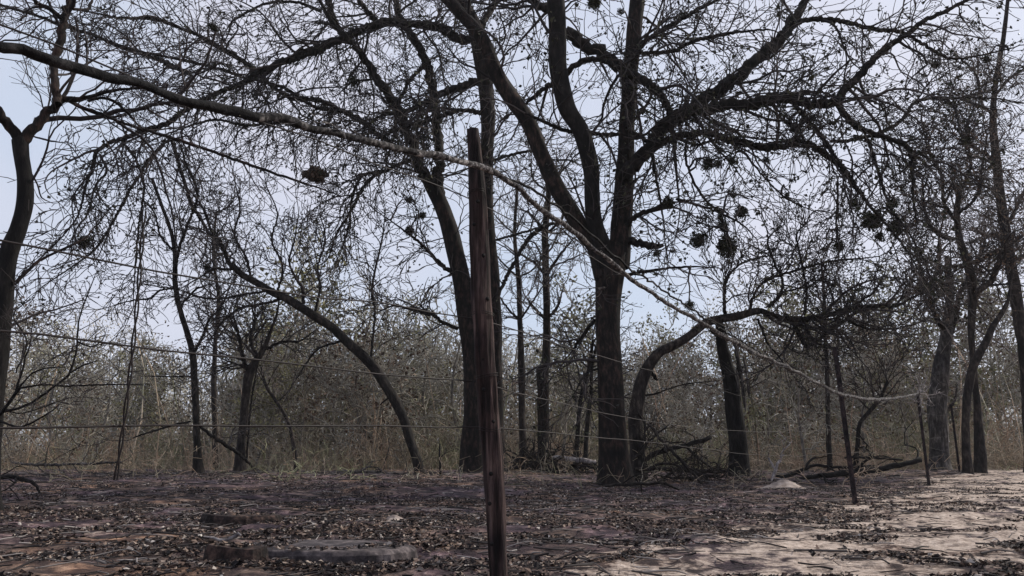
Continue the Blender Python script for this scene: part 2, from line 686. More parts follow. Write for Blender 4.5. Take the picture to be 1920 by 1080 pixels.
# ---------------------------------------------------------------- mistletoe in the big trees
YA, YB = 21.5, 28.0
MIS = [  # px, py, diameter, distance, label
    (1363, 460, 37, 21.0, 'largest round dark mistletoe clump, low against the open sky right of the forked tree'),
    (1310, 450, 27, 21.0, 'ragged mistletoe clump just left of the largest clump low in the forked tree'),
    (1391, 397, 22, 21.2, 'round mistletoe clump hanging alone above and right of the largest clump'),
    (1356, 424, 20, 21.0, 'small mistletoe clump directly above the largest clump'),
    (1350, 409, 14, 21.0, 'tiny mistletoe tuft touching the top of the small clump above the largest'),
    (1637, 414, 36, 21.5, 'large mistletoe clump on the drooping right hand limb, left of the oval one'),
    (1682, 425, 30, 21.5, 'tall oval mistletoe clump beside the large clump on the drooping right limb'),
    (1648, 443, 18, 21.5, 'small mistletoe clump tucked under the large clump on the drooping limb'),
    (1673, 382, 20, 21.4, 'mistletoe clump sitting above the tall oval clump on the drooping limb'),
    (1600, 381, 18, 21.4, 'mistletoe clump left of and higher than the large clump on the drooping limb'),
    (1573, 462, 19, 21.2, 'dark mistletoe clump at the end of a long hanging twig'),
    (1545, 467, 10, 21.2, 'tiny round mistletoe tuft left of the clump on the long hanging twig'),
    (1376, 367, 10, 21.0, 'tiny mistletoe dot above the cluster of round clumps'),
    (1293, 573, 18, 20.6, 'low bluish dark mistletoe clump just above the sagging vine'),
    (1328, 307, 21, 21.0, 'leftmost of three mistletoe clumps in a row under the right limb'),
    (1347, 308, 16, 21.0, 'middle one of three mistletoe clumps in a row under the right limb'),
    (1373, 302, 17, 21.0, 'rightmost of three mistletoe clumps in a row under the right limb'),
    (1437, 300, 13, 21.2, 'small mistletoe clump alone under the lower right limb'),
    (1524, 222, 13, 21.5, 'small mistletoe clump under the thick horizontal right limb'),
    (1654, 193, 10, 21.5, 'tiny round mistletoe dot in a clear sky gap right of the limb fork'),
    (1754, 122, 16, 21.5, 'mistletoe clump high among the upper right twigs'),
    (1850, 111, 14, 21.5, 'topmost mistletoe clump near the right edge of the crown'),
    (1476, 365, 11, 21.2, 'small mistletoe clump on a fine twig in the bright sky gap'),
    (1486, 244, 11, 21.3, 'little mistletoe tuft between the two right hand limbs'),
    (1810, 263, 18, 21.8, 'mistletoe clump in the dense twigs near the right edge'),
    (1114, 5, 24, 21.0, 'mistletoe clump cut by the top edge above the black stem'),
    (1164, 22, 12, 21.0, 'small mistletoe tuft near the top, right of the black stem'),
    (1253, 382, 22, 20.8, 'mistletoe clump at the tip of the short curved branch right of the fork'),
    (1232, 475, 15, 20.8, 'mistletoe tuft hanging below the broken stub right of the fork'),
    (662, 152, 18, 27.0, 'round mistletoe clump in the left crown near the mossy limb'),
    (768, 374, 14, 27.0, 'narrow mistletoe tuft hanging left of the inclined trunk'),
    (768, 434, 17, 27.0, 'reddish mistletoe tuft low beside the inclined trunk'),
    (792, 404, 14, 27.0, 'small mistletoe tuft between two others and the inclined trunk'),
    (400, 52, 17, 26.0, 'dark mistletoe clump high in the far left twigs'),
    (157, 455, 24, 26.0, 'wide grey mistletoe clump alone in the sky at the left'),
    (389, 501, 13, 25.0, 'small mistletoe tuft above the leaning tree top at the left'),
]


def clump(px, py, d, Y, label, name='mistletoe', n=150, brown=False, squash=1.0):
    c = at(px, py, Y)
    R = size(px, py, d, Y) / 2 * 1.12
    seed = int(px * 7 + py)
    g = np.random.default_rng(seed)
    t = Tubes()
    for k in range(46 if R > .12 else 24):
        v = g.normal(size=3)
        v /= np.linalg.norm(v)
        v2 = v + g.normal(size=3) * .35
        e = R * g.uniform(.75, 1.15)
        P = [np.zeros(3), v * e * .45, v2 / np.linalg.norm(v2) * e * .8, v2 / np.linalg.norm(v2) * e + g.normal(size=3) * R * .1]
        P = [q * [1, 1, squash] for q in P]
        t.add(P, [R * .045, R * .035, R * .028, R * .02], 3)
    n = int(n * (6 if R > .15 else 3.5))
    u = g.normal(size=(n, 3))
    u /= np.linalg.norm(u, axis=1, keepdims=True)
    lob = 1 + .34 * np.sin(u @ g.normal(size=3) * 4 + g.random() * 6) + .15 * np.sin(u @ g.normal(size=3) * 7)
    C = u * (R * (.30 + .62 * g.random(n) ** .6) * lob)[:, None] * [1, 1, squash]
    ex = leaf_quads(C, R * .18, R * .42, seed)
    o = t.build(name, [M_twig, M_leafbrown if brown else M_mistle], extra=ex)
    o.location = [float(v) for v in c]
    return o


linksA, linksB = [], []
for (px, py, d, Y, lab) in MIS:
    o = clump(px, py, d, Y, lab)
    tag(o, lab, 'mistletoe', 'mistletoe clumps in the bare trees')
    (linksA if Y < 23 else linksB).append(at(px, py, Y))
o = clump(591, 329, 38, 27.5, '', name='twig_nest', brown=True, squash=.62, n=300)
tag(o, 'brown oval nest of twigs and dry leaves in the left tree crown', 'nest')
linksB.append(at(594, 328, 27.5))

# ---------------------------------------------------------------- the big trees
treeA = build_tree(
    'forked_tree', 'large dark tree forking into three black stems right of the wooden post', YA,
    trunks=[[(1155, 902, 74), (1152, 850, 66), (1148, 780, 62), (1143, 700, 56), (1141, 640, 54), (1139, 560, 56), (1143, 500, 66), (1150, 460, 62)],
            [(1138, 520, 50, -.1), (1118, 462, 40), (1090, 430, 36), (1055, 370, 35), (1020, 300, 34), (995, 240, 34), (966, 192, 38), (936, 148, 34), (907, 78, 30), (868, 30, 25), (820, -20, 22)],
            [(1140, 500, 46, -.2), (1118, 430, 36, -.3), (1110, 370, 34, -.4), (1108, 310, 37, -.5), (1088, 245, 37, -.6), (1062, 200, 37, -.7), (1048, 140, 37, -.8), (1046, 70, 36, -.9), (1042, 0, 36, -1), (1036, -90, 30, -1.1)],
            [(1158, 500, 46, .1), (1165, 440, 45, .2), (1168, 370, 44, .3), (1172, 300, 38, .4), (1178, 200, 34, .5), (1184, 110, 32, .6), (1194, 10, 31, .7), (1206, -90, 26, .8)]],
    limbs=[
        (-2.0, [(1172, 330, 34), (1205, 290, 30), (1240, 245, 30), (1275, 215, 30), (1310, 204, 28), (1345, 200, 27), (1400, 196, 26), (1440, 187, 27), (1480, 186, 27), (1520, 194, 23), (1560, 194, 22), (1585, 165, 19), (1615, 135, 18), (1650, 100, 16), (1690, 70, 15), (1740, 36, 14), (1790, 12, 12), (1850, -20, 9)], 1.2),
        (1.5, [(1225, 262, 28), (1262, 228, 28), (1310, 190, 28), (1372, 155, 27), (1428, 104, 27), (1470, 65, 26), (1497, 22, 24), (1530, -30, 20)]),
        (-1.5, [(1570, 192, 16), (1590, 225, 14), (1615, 242, 14), (1640, 252, 13), (1700, 275, 12), (1712, 320, 10), (1712, 370, 8), (1720, 420, 6)], .8),
        (-1.0, [(1195, 300, 16), (1235, 270, 17), (1280, 254, 16), (1330, 250, 16), (1380, 264, 17), (1430, 276, 17), (1470, 274, 15), (1505, 265, 14), (1540, 285, 14), (1575, 310, 14), (1600, 345, 14), (1620, 372, 10), (1645, 402, 8), (1690, 455, 7), (1722, 505, 5)], .75),
        (-1.5, [(1060, 60, 28), (1092, 80, 28), (1128, 100, 26), (1160, 122, 26), (1192, 145, 22), (1232, 170, 20), (1256, 212, 16), (1262, 250, 12), (1268, 320, 8), (1275, 390, 6)], .7),
        (-.8, [(1058, 148, 12), (1072, 128, 14), (1095, 114, 14), (1129, 112, 13), (1158, 128, 12), (1180, 150, 9)]),
        (-.6, [(1170, 448, 22), (1200, 455, 17), (1225, 462, 16), (1243, 460, 14)], 0),
        (-.8, [(1172, 425, 14), (1195, 405, 12), (1220, 395, 11), (1245, 386, 10), (1264, 378, 7)]),
        (-1.0, [(1490, 195, 11), (1510, 222, 11), (1540, 255, 11), (1560, 285, 10), (1585, 320, 9)]),
        (-1.0, [(1600, 255, 8), (1625, 262, 7), (1640, 300, 8), (1655, 350, 7), (1672, 395, 7), (1700, 430, 6), (1735, 490, 5)]),
        (1.0, [(1560, 265, 9), (1600, 262, 8), (1650, 248, 8), (1690, 225, 8), (1720, 190, 7), (1790, 184, 6), (1860, 184, 5), (1930, 195, 4)]),
        (-1.0, [(1488, 44, 14), (1520, 36, 12), (1580, 40, 11), (1640, 55, 10), (1690, 60, 9), (1760, 100, 7), (1800, 110, 6), (1900, 90, 5)]),
        (1.0, [(1190, 92, 12), (1235, 60, 11), (1280, 35, 10), (1320, 12, 9), (1370, -10, 8)]),
        (-1.5, [(1195, 100, 10), (1260, 96, 9), (1300, 78, 9), (1370, 62, 8), (1440, 55, 7)]),
        (-1.2, [(1085, 245, 12), (1060, 245, 9), (1020, 228, 9), (985, 212, 8)]),
        (.8, [(1040, 155, 14), (1010, 175, 10), (985, 195, 10)]),
        (-1.0, [(1075, 245, 8), (1130, 252, 10), (1160, 252, 9), (1200, 258, 8), (1240, 225, 6)]),
        (-1.2, [(1290, 250, 7), (1285, 290, 6), (1296, 330, 6), (1320, 372, 6), (1350, 400, 5), (1365, 440, 4)], .5),
        (-1.2, [(1268, 372, 7), (1300, 382, 6), (1340, 395, 5), (1390, 420, 5), (1420, 450, 4)], .5),
        (-1.0, [(1175, 515, 9), (1230, 506, 7), (1290, 500, 5), (1340, 502, 4)], .5),
        (-1.2, [(1390, 280, 5), (1440, 340, 4), (1480, 375, 4), (1540, 402, 3)], .5),
        (1.5, [(1050, 20, 20), (1010, 10, 18), (975, -20, 14)]),
        (.5, [(1175, 240, 11), (1215, 270, 9), (1230, 330, 7), (1245, 420, 6)], .5),
        (-1.5, [(1570, 340, 6), (1571, 380, 6), (1568, 420, 5), (1573, 452, 5)], .4),
        (-.8, [(1130, 690, 5), (1100, 700, 6), (1075, 740, 5)], .6),
        (1.0, [(1115, 600, 9), (1085, 640, 8), (1068, 665, 6)], .8),
    ],
    m_trunk=M_scorch, m_limb=M_dark, m_twig=M_twig, rmin=.012, seed=11, droop=.08, links=linksA,
    leaves=9500, leafsize=(.05, .15), m_leaf=M_mistle, sp=(.28, .33, .33), trunk_twigs=.4, lenk=62)

treeB = build_tree(
    'inclined_tree', 'tall dark double trunked tree behind the wooden post, one stem inclined left', YB,
    trunks=[[(888, 882, 58), (886, 830, 50), (888, 780, 44), (888, 700, 42), (880, 620, 40), (868, 540, 38), (855, 480, 36), (842, 430, 36), (826, 380, 33), (806, 340, 32)],
            [(932, 886, 44, .5), (926, 780, 40, .5), (924, 690, 38, .4), (925, 600, 36, .3), (920, 500, 33, .2), (914, 400, 29), (913, 300, 28), (914, 200, 30), (905, 120, 32), (888, 50, 32), (866, 0, 32), (846, -90, 28)]],
    limbs=[
        (-2.5, [(815, 352, 28), (788, 315, 26), (762, 240, 22), (738, 192, 21), (708, 148, 20), (680, 105, 16), (655, 75, 14), (625, 45, 12), (600, 0, 10), (590, -50, 9)]),
        (1.0, [(822, 375, 30), (823, 320, 24), (821, 260, 21), (815, 190, 20), (800, 120, 20), (772, 66, 20), (751, 34, 17), (738, -30, 15)]),
        (-4.5, [(880, 80, 24), (845, 62, 22), (815, 48, 18), (770, 44, 17), (720, 42, 18), (680, 56, 18), (640, 72, 19), (604, 88, 20), (574, 98, 20), (545, 112, 17), (518, 122, 16), (488, 137, 18), (455, 156, 14), (425, 168, 12), (395, 180, 12), (365, 195, 11), (340, 212, 10), (315, 230, 12), (285, 240, 12), (255, 250, 12), (225, 262, 12), (200, 270, 10), (181, 286, 10), (172, 320, 9), (160, 350, 8), (148, 400, 6), (120, 440, 5), (80, 480, 5), (30, 530, 5)], 1.3),
        (-2.0, [(914, 148, 18), (870, 160, 17), (830, 175, 15), (795, 194, 13), (751, 212, 11), (720, 215, 10), (680, 240, 8)]),
        (-2.0, [(905, 212, 11), (862, 208, 10), (810, 224, 9), (766, 236, 8), (700, 262, 6)]),
        (-2.5, [(775, 292, 14), (720, 262, 12), (680, 228, 12), (640, 207, 11), (590, 200, 8), (537, 167, 8), (500, 155, 7), (455, 144, 7), (415, 130, 7), (370, 119, 7), (310, 106, 6), (270, 98, 6), (220, 85, 8), (175, 66, 9), (130, 52, 9), (70, 30, 9), (0, 9, 9), (-60, -12, 8)], 1.2),
        (-4.5, [(205, 80, 6), (250, 96, 8), (296, 111, 10), (330, 127, 12), (358, 139, 12)], .5),
        (-2.0, [(485, 138, 12), (450, 110, 9), (420, 92, 9), (385, 72, 8), (345, 55, 8), (296, 37, 9), (260, 34, 7), (222, 33, 7), (180, 25, 6), (137, 16, 6)], 1.2),
        (-2.0, [(500, 140, 7), (440, 108, 6), (400, 85, 5), (370, 66, 5), (340, 40, 4), (310, 0, 4)]),
        (-1.5, [(704, 40, 14), (680, 10, 11), (655, -20, 9)]),
        (-1.0, [(640, 68, 11), (628, 40, 14), (614, 0, 15), (600, -40, 13)]),
        (-1.5, [(600, 20, 8), (560, 5, 7), (520, 3, 7), (490, 10, 6), (460, 25, 6), (436, 40, 5), (425, 70, 4), (400, 100, 4)]),
        (-1.0, [(322, 256, 8), (300, 278, 8), (278, 300, 8), (262, 330, 7), (244, 355, 7), (232, 380, 7), (215, 410, 6), (185, 460, 6), (150, 490, 5), (90, 530, 5)]),
        (.5, [(322, 258, 8), (337, 315, 8), (345, 340, 8), (358, 380, 8), (370, 400, 8), (395, 440, 6), (430, 480, 5)]),
        (-1.0, [(260, 252, 6), (230, 262, 7), (255, 300, 6), (270, 350, 6), (262, 410, 5), (255, 480, 5), (250, 560, 4)]),
        (-1.0, [(187, 290, 6), (200, 320, 6), (178, 350, 5), (165, 400, 5), (143, 430, 4), (130, 480, 4)]),
        (-1.5, [(484, 140, 9), (520, 168, 8), (550, 185, 9), (590, 186, 9), (620, 196, 9), (680, 232, 7)]),
        (-1.0, [(770, 300, 9), (730, 316, 8), (690, 340, 8), (655, 400, 7), (630, 440, 6), (622, 468, 6)], 1.2),
        (-1.5, [(862, 520, 11), (835, 502, 10), (820, 489, 9), (795, 462, 7), (768, 440, 6), (730, 412, 5)]),
        (-1.5, [(858, 616, 9), (830, 604, 8), (813, 591, 8), (796, 587, 7), (762, 578, 6), (735, 574, 5), (700, 590, 4)]),
        (-1.0, [(720, 320, 6), (680, 330, 7), (660, 370, 6), (655, 420, 6), (640, 470, 5)], 1.2),
        (1.0, [(800, 120, 10), (770, 150, 8), (745, 200, 8), (740, 250, 7), (725, 300, 6)]),
        (2.0, [(895, 60, 15), (920, 20, 14), (950, -30, 12)]),
        (1.0, [(930, 560, 8), (960, 500, 9), (990, 450, 10), (1020, 425, 14), (1045, 418, 10)], .6),
        (-1.0, [(925, 300, 7), (960, 290, 7), (1000, 284, 6), (1040, 300, 5)]),
        (1.0, [(930, 450, 6), (980, 436, 6), (1030, 420, 5)]),
        (-3.0, [(640, 230, 7), (580, 240, 7), (520, 230, 6), (460, 235, 6), (400, 225, 6), (330, 245, 5), (270, 270, 5)], 1.3),
    ],
    m_trunk=M_scorch, m_limb=M_dark, m_twig=M_twig, rmin=.0140, seed=23, droop=.11, links=linksB,
    leaves=9500, leafsize=(.05, .16), m_leaf=M_mistle, sp=(.30, .38, .38), trunk_twigs=.4, lenk=64)

# the tree that enters from the left edge, much nearer
treeH = build_tree(
    'near_tree', 'near black tree with a Y shaped fork at the left edge', 10.5,
    trunks=[[(-22, 905, 36), (-14, 800, 34), (-6, 700, 32), (2, 610, 32), (10, 520, 31), (20, 465, 31), (34, 430, 29), (46, 385, 29), (46, 340, 28), (42, 300, 27), (38, 262, 28)]],
    limbs=[
        (-.5, [(36, 262, 20), (16, 235, 19), (0, 212, 18), (-30, 175, 17), (-70, 120, 14)]),
        (.3, [(42, 265, 22), (60, 240, 21), (80, 220, 20), (100, 202, 18), (118, 188, 14), (160, 184, 8), (190, 175, 7), (225, 168, 6), (265, 165, 5), (300, 160, 4)]),
        (.3, [(108, 196, 17), (103, 165, 15), (102, 130, 14), (108, 100, 15), (116, 60, 16), (124, 30, 15), (134, -10, 14), (145, -70, 12)]),
        (-.3, [(116, 34, 9), (95, 18, 9), (70, 4, 8), (40, -20, 7)]),
        (.5, [(140, 196, 6), (180, 210, 6), (220, 226, 5), (259, 240, 6), (320, 258, 6), (370, 274, 6), (420, 292, 6), (463, 307, 6), (537, 332, 6), (590, 350, 5), (640, 368, 4)], .9),
        (.3, [(165, 190, 6), (190, 183, 6), (215, 190, 6), (240, 212, 6), (262, 238, 5)]),
        (-.3, [(60, 255, 3), (85, 262, 4), (120, 268, 3)], 0),
        (.4, [(55, 320, 4), (70, 345, 3), (78, 370, 3), (100, 382, 2)], .5),
        (.6, [(30, 530, 8), (60, 500, 6), (90, 480, 5), (130, 462, 5), (160, 445, 4), (200, 400, 4)], .6),
        (.5, [(137, 17, 6), (165, 17, 6), (175, -10, 5)], .5),
    ],
    m_trunk=M_black, m_limb=M_scorch, m_twig=M_twig, rmin=.0048, seed=31, wt=1.0, wl=.95, droop=.02, sp=(.3, .22, .16), trunk_twigs=.12, lenk=70)

treeF = build_tree(
    'arched_tree', 'slim dark tree arching far over to the left, left of the wooden post', 24.0,
    trunks=[[(789, 890, 22), (777, 850, 20), (766, 815, 21), (755, 780, 20), (735, 742, 21), (712, 705, 21), (690, 676, 21), (655, 645, 20), (622, 614, 20), (596, 596, 20), (570, 580, 19), (545, 564, 18), (515, 550, 16), (481, 530, 14), (450, 512, 12), (435, 494, 10)]],
    limbs=[
        (-.8, [(440, 505, 10), (425, 485, 9), (418, 460, 7), (395, 430, 6), (380, 390, 5), (350, 350, 4)], 1.3),
        (.5, [(694, 682, 7), (699, 638, 6), (703, 582, 6), (698, 538, 6), (711, 473, 5), (718, 440, 5), (722, 400, 4)], .8),
        (-.5, [(570, 570, 8), (566, 540, 7), (553, 518, 6), (542, 489, 5), (552, 450, 4), (560, 400, 4)]),
        (.5, [(590, 590, 6), (600, 540, 6), (596, 500, 5), (610, 450, 4), (600, 400, 4)]),
        (-1.0, [(530, 560, 7), (490, 570, 6), (450, 578, 6), (420, 600, 5), (400, 628, 5), (385, 650, 4)]),
        (-1.0, [(500, 545, 6), (460, 552, 6), (410, 560, 5), (370, 556, 5), (330, 540, 4)]),
        (.5, [(440, 505, 6), (400, 505, 5), (375, 520, 4), (340, 540, 4)]),
        (-.5, [(640, 640, 6), (600, 652, 5), (575, 680, 5), (555, 712, 4)]),
        (.3, [(735, 742, 5), (720, 752, 4), (712, 760, 3)], 0),
        (.5, [(470, 520, 6), (460, 480, 6), (440, 440, 5), (450, 390, 5), (440, 340, 4)]),
        (.5, [(520, 548, 6), (530, 500, 5), (510, 450, 5), (520, 400, 4), (500, 350, 4)]),
    ],
    m_trunk=M_dark, m_limb=M_dark, m_twig=M_twig, rmin=.011, seed=41, droop=-.05, sp=(.24, .22, .18), lenk=46, leaves=1500, leafsize=(.04, .09), m_leaf=M_mistle)

treeE = build_tree(
    'slender_tree', 'slender straight dark tree left of the arched tree', 24.5,
    trunks=[[(372, 888, 22), (370, 850, 17), (368, 790, 14), (366, 740, 14), (363, 682, 14), (356, 640, 13), (345, 605, 12), (334, 567, 11), (328, 520, 10), (328, 480, 9), (322, 440, 8), (305, 390, 7), (285, 335, 6)]],
    limbs=[
        (-.5, [(330, 500, 7), (338, 460, 7), (350, 425, 7), (362, 395, 7), (370, 360, 6), (350, 310, 6), (337, 270, 5)]),
        (.5, [(364, 660, 8), (378, 635, 7), (392, 600, 6), (415, 575, 5), (430, 540, 5)]),
        (-.8, [(330, 540, 6), (300, 545, 5), (280, 560, 5), (255, 562, 4), (220, 570, 4)]),
        (.5, [(336, 580, 5), (350, 560, 5), (372, 540, 5), (400, 532, 4)]),
        (-.5, [(325, 470, 5), (300, 440, 5), (290, 400, 4), (262, 370, 4)]),
        (-.5, [(366, 705, 4), (330, 706, 3), (290, 706, 3), (262, 705, 2)], .3),
        (1.0, [(372, 798, 6), (395, 815, 8), (426, 836, 9), (452, 855, 8), (478, 880, 9)], .2),
        (-1.0, [(358, 790, 5), (325, 797, 5), (296, 806, 5), (265, 815, 4), (238, 826, 4)], .3),
    ],
    m_trunk=M_dark, m_limb=M_dark, m_twig=M_twig, rmin=.011, seed=43, droop=.03, sp=(.26, .24, .2), lenk=46)

treeG = build_tree(
    'crooked_tree', 'short crooked dark tree with a rough bushy head, right of the slender tree', 26.5,
    trunks=[[(449, 880, 25), (452, 830, 18), (457, 790, 18), (461, 740, 18), (467, 705, 20), (478, 680, 16), (494, 655, 11), (508, 620, 7), (520, 585, 5), (524, 555, 3)]],
    limbs=[
        (-.5, [(470, 700, 12), (455, 670, 9), (450, 640, 8), (440, 600, 6)], 1.5),
        (.5, [(485, 675, 10), (470, 640, 8), (478, 600, 7), (470, 570, 5)], 1.5),
        (.5, [(500, 655, 8), (530, 640, 6), (560, 640, 5), (590, 620, 4)], 1.2),
        (-.5, [(462, 860, 5), (470, 760, 5), (480, 700, 4), (492, 640, 4)], .3),
    ],
    m_trunk=M_midbark, m_limb=M_dark, m_twig=M_twig, rmin=.011, seed=47, droop=-.03, sp=(.18, .2, .2), lenk=40)

treeD = build_tree(
    'curved_tree', 'dark tree curving to the right with a low flat spreading crown', 23.5,
    trunks=[[(1196, 893, 56), (1194, 840, 44), (1192, 790, 44), (1196, 750, 42), (1203, 715, 40), (1216, 685, 37), (1238, 660, 33), (1268, 645, 30), (1296, 628, 28), (1322, 606, 28), (1350, 598, 26), (1385, 592, 25), (1420, 583, 20), (1450, 590, 12)]],
    limbs=[
        (-1.0, [(1420, 582, 18), (1455, 592, 17), (1480, 598, 16), (1517, 598, 17), (1555, 590, 15), (1595, 578, 15), (1640, 574, 13), (1680, 573, 12), (1705, 560, 9), (1724, 552, 7), (1745, 540, 5)], 1.1),
        (.6, [(1470, 590, 14), (1487, 605, 14), (1497, 625, 13), (1512, 647, 13), (1535, 636, 11), (1560, 618, 10), (1584, 601, 11), (1606, 582, 9)], .7),
        (-.6, [(1590, 602, 10), (1612, 611, 8), (1635, 617, 8), (1669, 617, 7)], .3),
        (.8, [(1440, 575, 10), (1458, 560, 9), (1468, 530, 8), (1455, 500, 7), (1440, 450, 6), (1470, 420, 4)]),
        (-.5, [(1405, 584, 9), (1415, 550, 8), (1440, 525, 8), (1500, 505, 7), (1560, 490, 7), (1610, 485, 6), (1650, 480, 5)]),
        (.5, [(1360, 590, 11), (1358, 550, 9), (1365, 520, 7), (1390, 495, 5), (1440, 480, 5), (1485, 478, 4)]),
        (1.0, [(1508, 590, 8), (1512, 540, 7), (1500, 480, 6), (1494, 440, 5), (1510, 420, 4), (1530, 395, 4), (1580, 405, 3)]),
        (-.8, [(1420, 598, 8), (1430, 620, 7), (1440, 645, 6), (1460, 668, 5), (1475, 690, 4)]),
        (.5, [(1600, 574, 8), (1620, 560, 7), (1640, 545, 6), (1660, 510, 5)]),
        (.5, [(1680, 572, 7), (1692, 556, 6), (1700, 535, 5), (1730, 520, 4)]),
        (.2, [(1222, 700, 11), (1232, 712, 10)], 0),
        (-1.0, [(1205, 742, 6), (1230, 738, 5), (1265, 725, 4), (1300, 718, 4), (1350, 714, 3)], .4),
    ],
    m_trunk=M_midbark, m_limb=M_dark, m_twig=M_twig, rmin=.0115, seed=53, wt=.58, wl=.66, droop=-.08, sp=(.2, .2, .17), lenk=44,
    leaves=2600, leafsize=(.04, .11), m_leaf=M_mistle)

treeC = build_tree(
    'dead_tree', 'broken charred dead trunk with a strip of pale peeling bark', 25.5,
    trunks=[[(1386, 890, 42), (1384, 850, 38), (1380, 800, 38), (1376, 760, 36), (1370, 720, 34), (1362, 680, 28), (1355, 650, 26), (1350, 615, 22), (1346, 596, 12)]],
    limbs=[
        (.2, [(1396, 742, 10), (1392, 720, 9), (1386, 690, 9), (1380, 660, 7), (1374, 635, 5)], .6),
        (-.4, [(1350, 640, 8), (1340, 625, 7), (1330, 620, 6)], .8),
    ],
    m_trunk=M_black, m_limb=M_black, m_twig=M_twig, rmin=.011, seed=59, sp=(.2, .2, .2), lenk=30)
# the pale strip of peeling bark
t = Tubes()
for (a, ys) in ((0, [(1398, 770), (1394, 740), (1390, 700), (1383, 665), (1376, 630)]), (1, [(1404, 745), (1402, 720), (1398, 690), (1394, 668)]), (2, [(1386, 740), (1384, 715), (1380, 690)])):
    P = np.array([at(x, y, 25.15) for x, y in ys])
    P, R = smooth_line(P, np.full(len(ys), .05 if a == 0 else .035), .15)
    R[-1] *= .3
    R[0] *= .3
    t.add(P, R, 6)
root = treeC[0]
so = t.build('bark_strip', M_grey, root, rough=.15, origin=root.location)

treeJ = build_tree(
    'right_tree', 'tree with thin twisted dark stems at the right behind the last fence posts', 27.0,
    trunks=[[(1814, 884, 20), (1811, 820, 17), (1812, 760, 16), (1818, 715, 17), (1828, 680, 17), (1845, 648, 15), (1861, 614, 13), (1878, 588, 11), (1889, 568, 9)],
            [(1838, 882, 24, 1), (1836, 820, 20, 1), (1832, 760, 15, 1), (1826, 690, 12, .8), (1821, 620, 13, .8), (1824, 560, 18, .8), (1820, 520, 20, .8), (1810, 480, 17, .8), (1800, 450, 15, .8), (1794, 400, 12, .8), (1800, 350, 9, .8)]],
    limbs=[
        (.5, [(1826, 548, 13), (1845, 538, 13), (1860, 524, 13), (1870, 500, 14), (1878, 480, 13), (1890, 460, 11), (1920, 440, 8)]),
        (-.5, [(1812, 495, 9), (1835, 490, 9), (1855, 478, 8), (1880, 470, 6)]),
        (-1.0, [(1796, 420, 8), (1770, 380, 8), (1765, 330, 7), (1740, 280, 6), (1730, 230, 5)], 1.4),
        (-1.0, [(1800, 450, 8), (1760, 440, 8), (1735, 400, 7), (1730, 340, 6)], 1.4),
        (.5, [(1800, 360, 8), (1820, 310, 7), (1810, 250, 6), (1830, 190, 5)], 1.4),
        (-.5, [(1798, 400, 7), (1830, 370, 6), (1840, 320, 6), (1850, 260, 5)], 1.3),
        (-1.0, [(1812, 500, 7), (1780, 500, 6), (1750, 520, 6), (1735, 560, 5)]),
        (.2, [(1889, 568, 8), (1894, 540, 6), (1898, 510, 5)]),
    ],
    m_trunk=M_midbark, m_limb=M_midbark, m_twig=M_twig, rmin=.012, seed=61, droop=.02, sp=(.19, .2, .18), lenk=44,
    leaves=3600, leafsize=(.05, .14), m_leaf=M_leafbrown)

treeL = build_tree(
    'grey_tree', 'thick grey trunk behind the last fence posts, fading into twigs', 33.0,
    trunks=[[(1762, 876, 42), (1760, 820, 38), (1758, 760, 38), (1764, 700, 32), (1770, 650, 26), (1778, 600, 20), (1782, 540, 16), (1775, 480, 11)]],
    limbs=[
        (1.0, [(1772, 640, 16), (1790, 600, 13), (1800, 550, 10), (1830, 500, 8), (1850, 440, 6)], 1.4),
        (-1.0, [(1770, 620, 14), (1750, 580, 11), (1735, 530, 9), (1715, 470, 7)], 1.4),
        (-.5, [(1780, 560, 10), (1765, 520, 8), (1760, 460, 6), (1770, 400, 5)], 1.4),
        (.5, [(1752, 780, 8), (1776, 770, 8), (1790, 750, 6), (1795, 720, 5)], .5),
    ],
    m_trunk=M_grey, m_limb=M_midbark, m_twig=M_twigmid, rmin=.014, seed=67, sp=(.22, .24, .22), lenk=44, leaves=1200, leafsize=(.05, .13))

treeM = build_tree(
    'pale_tree', 'tall brownish grey tree standing along the right edge', 30.0,
    trunks=[[(1935, 880, 26), (1928, 760, 24), (1918, 640, 24), (1908, 580, 23), (1898, 510, 22), (1886, 440, 22), (1876, 370, 20), (1868, 300, 17), (1862, 230, 14), (1866, 160, 11), (1880, 80, 9), (1890, 0, 7)]],
    limbs=[
        (1.0, [(1884, 430, 10), (1900, 400, 8), (1915, 370, 7), (1930, 330, 5)], 1.2),
        (-1.0, [(1870, 320, 9), (1850, 290, 8), (1830, 280, 7), (1790, 240, 6)], 1.5),
        (-1.0, [(1874, 370, 8), (1850, 350, 7), (1820, 345, 6), (1790, 350, 5)], 1.5),
        (.5, [(1864, 220, 7), (1840, 190, 6), (1830, 140, 6), (1790, 100, 5)], 1.5),
        (.5, [(1866, 180, 6), (1890, 150, 6), (1920, 130, 5)], 1.3),
        (.5, [(1892, 500, 9), (1915, 480, 8), (1940, 470, 7)], 1.3),
        (-.5, [(1890, 470, 8), (1870, 440, 7), (1850, 445, 6), (1830, 430, 5)], 1.3),
    ],
    m_trunk=M_midbark, m_limb=M_midbark, m_twig=M_twigmid, rmin=.012, seed=71, sp=(.2, .2, .18), lenk=46, leaves=1900, leafsize=(.05, .12))

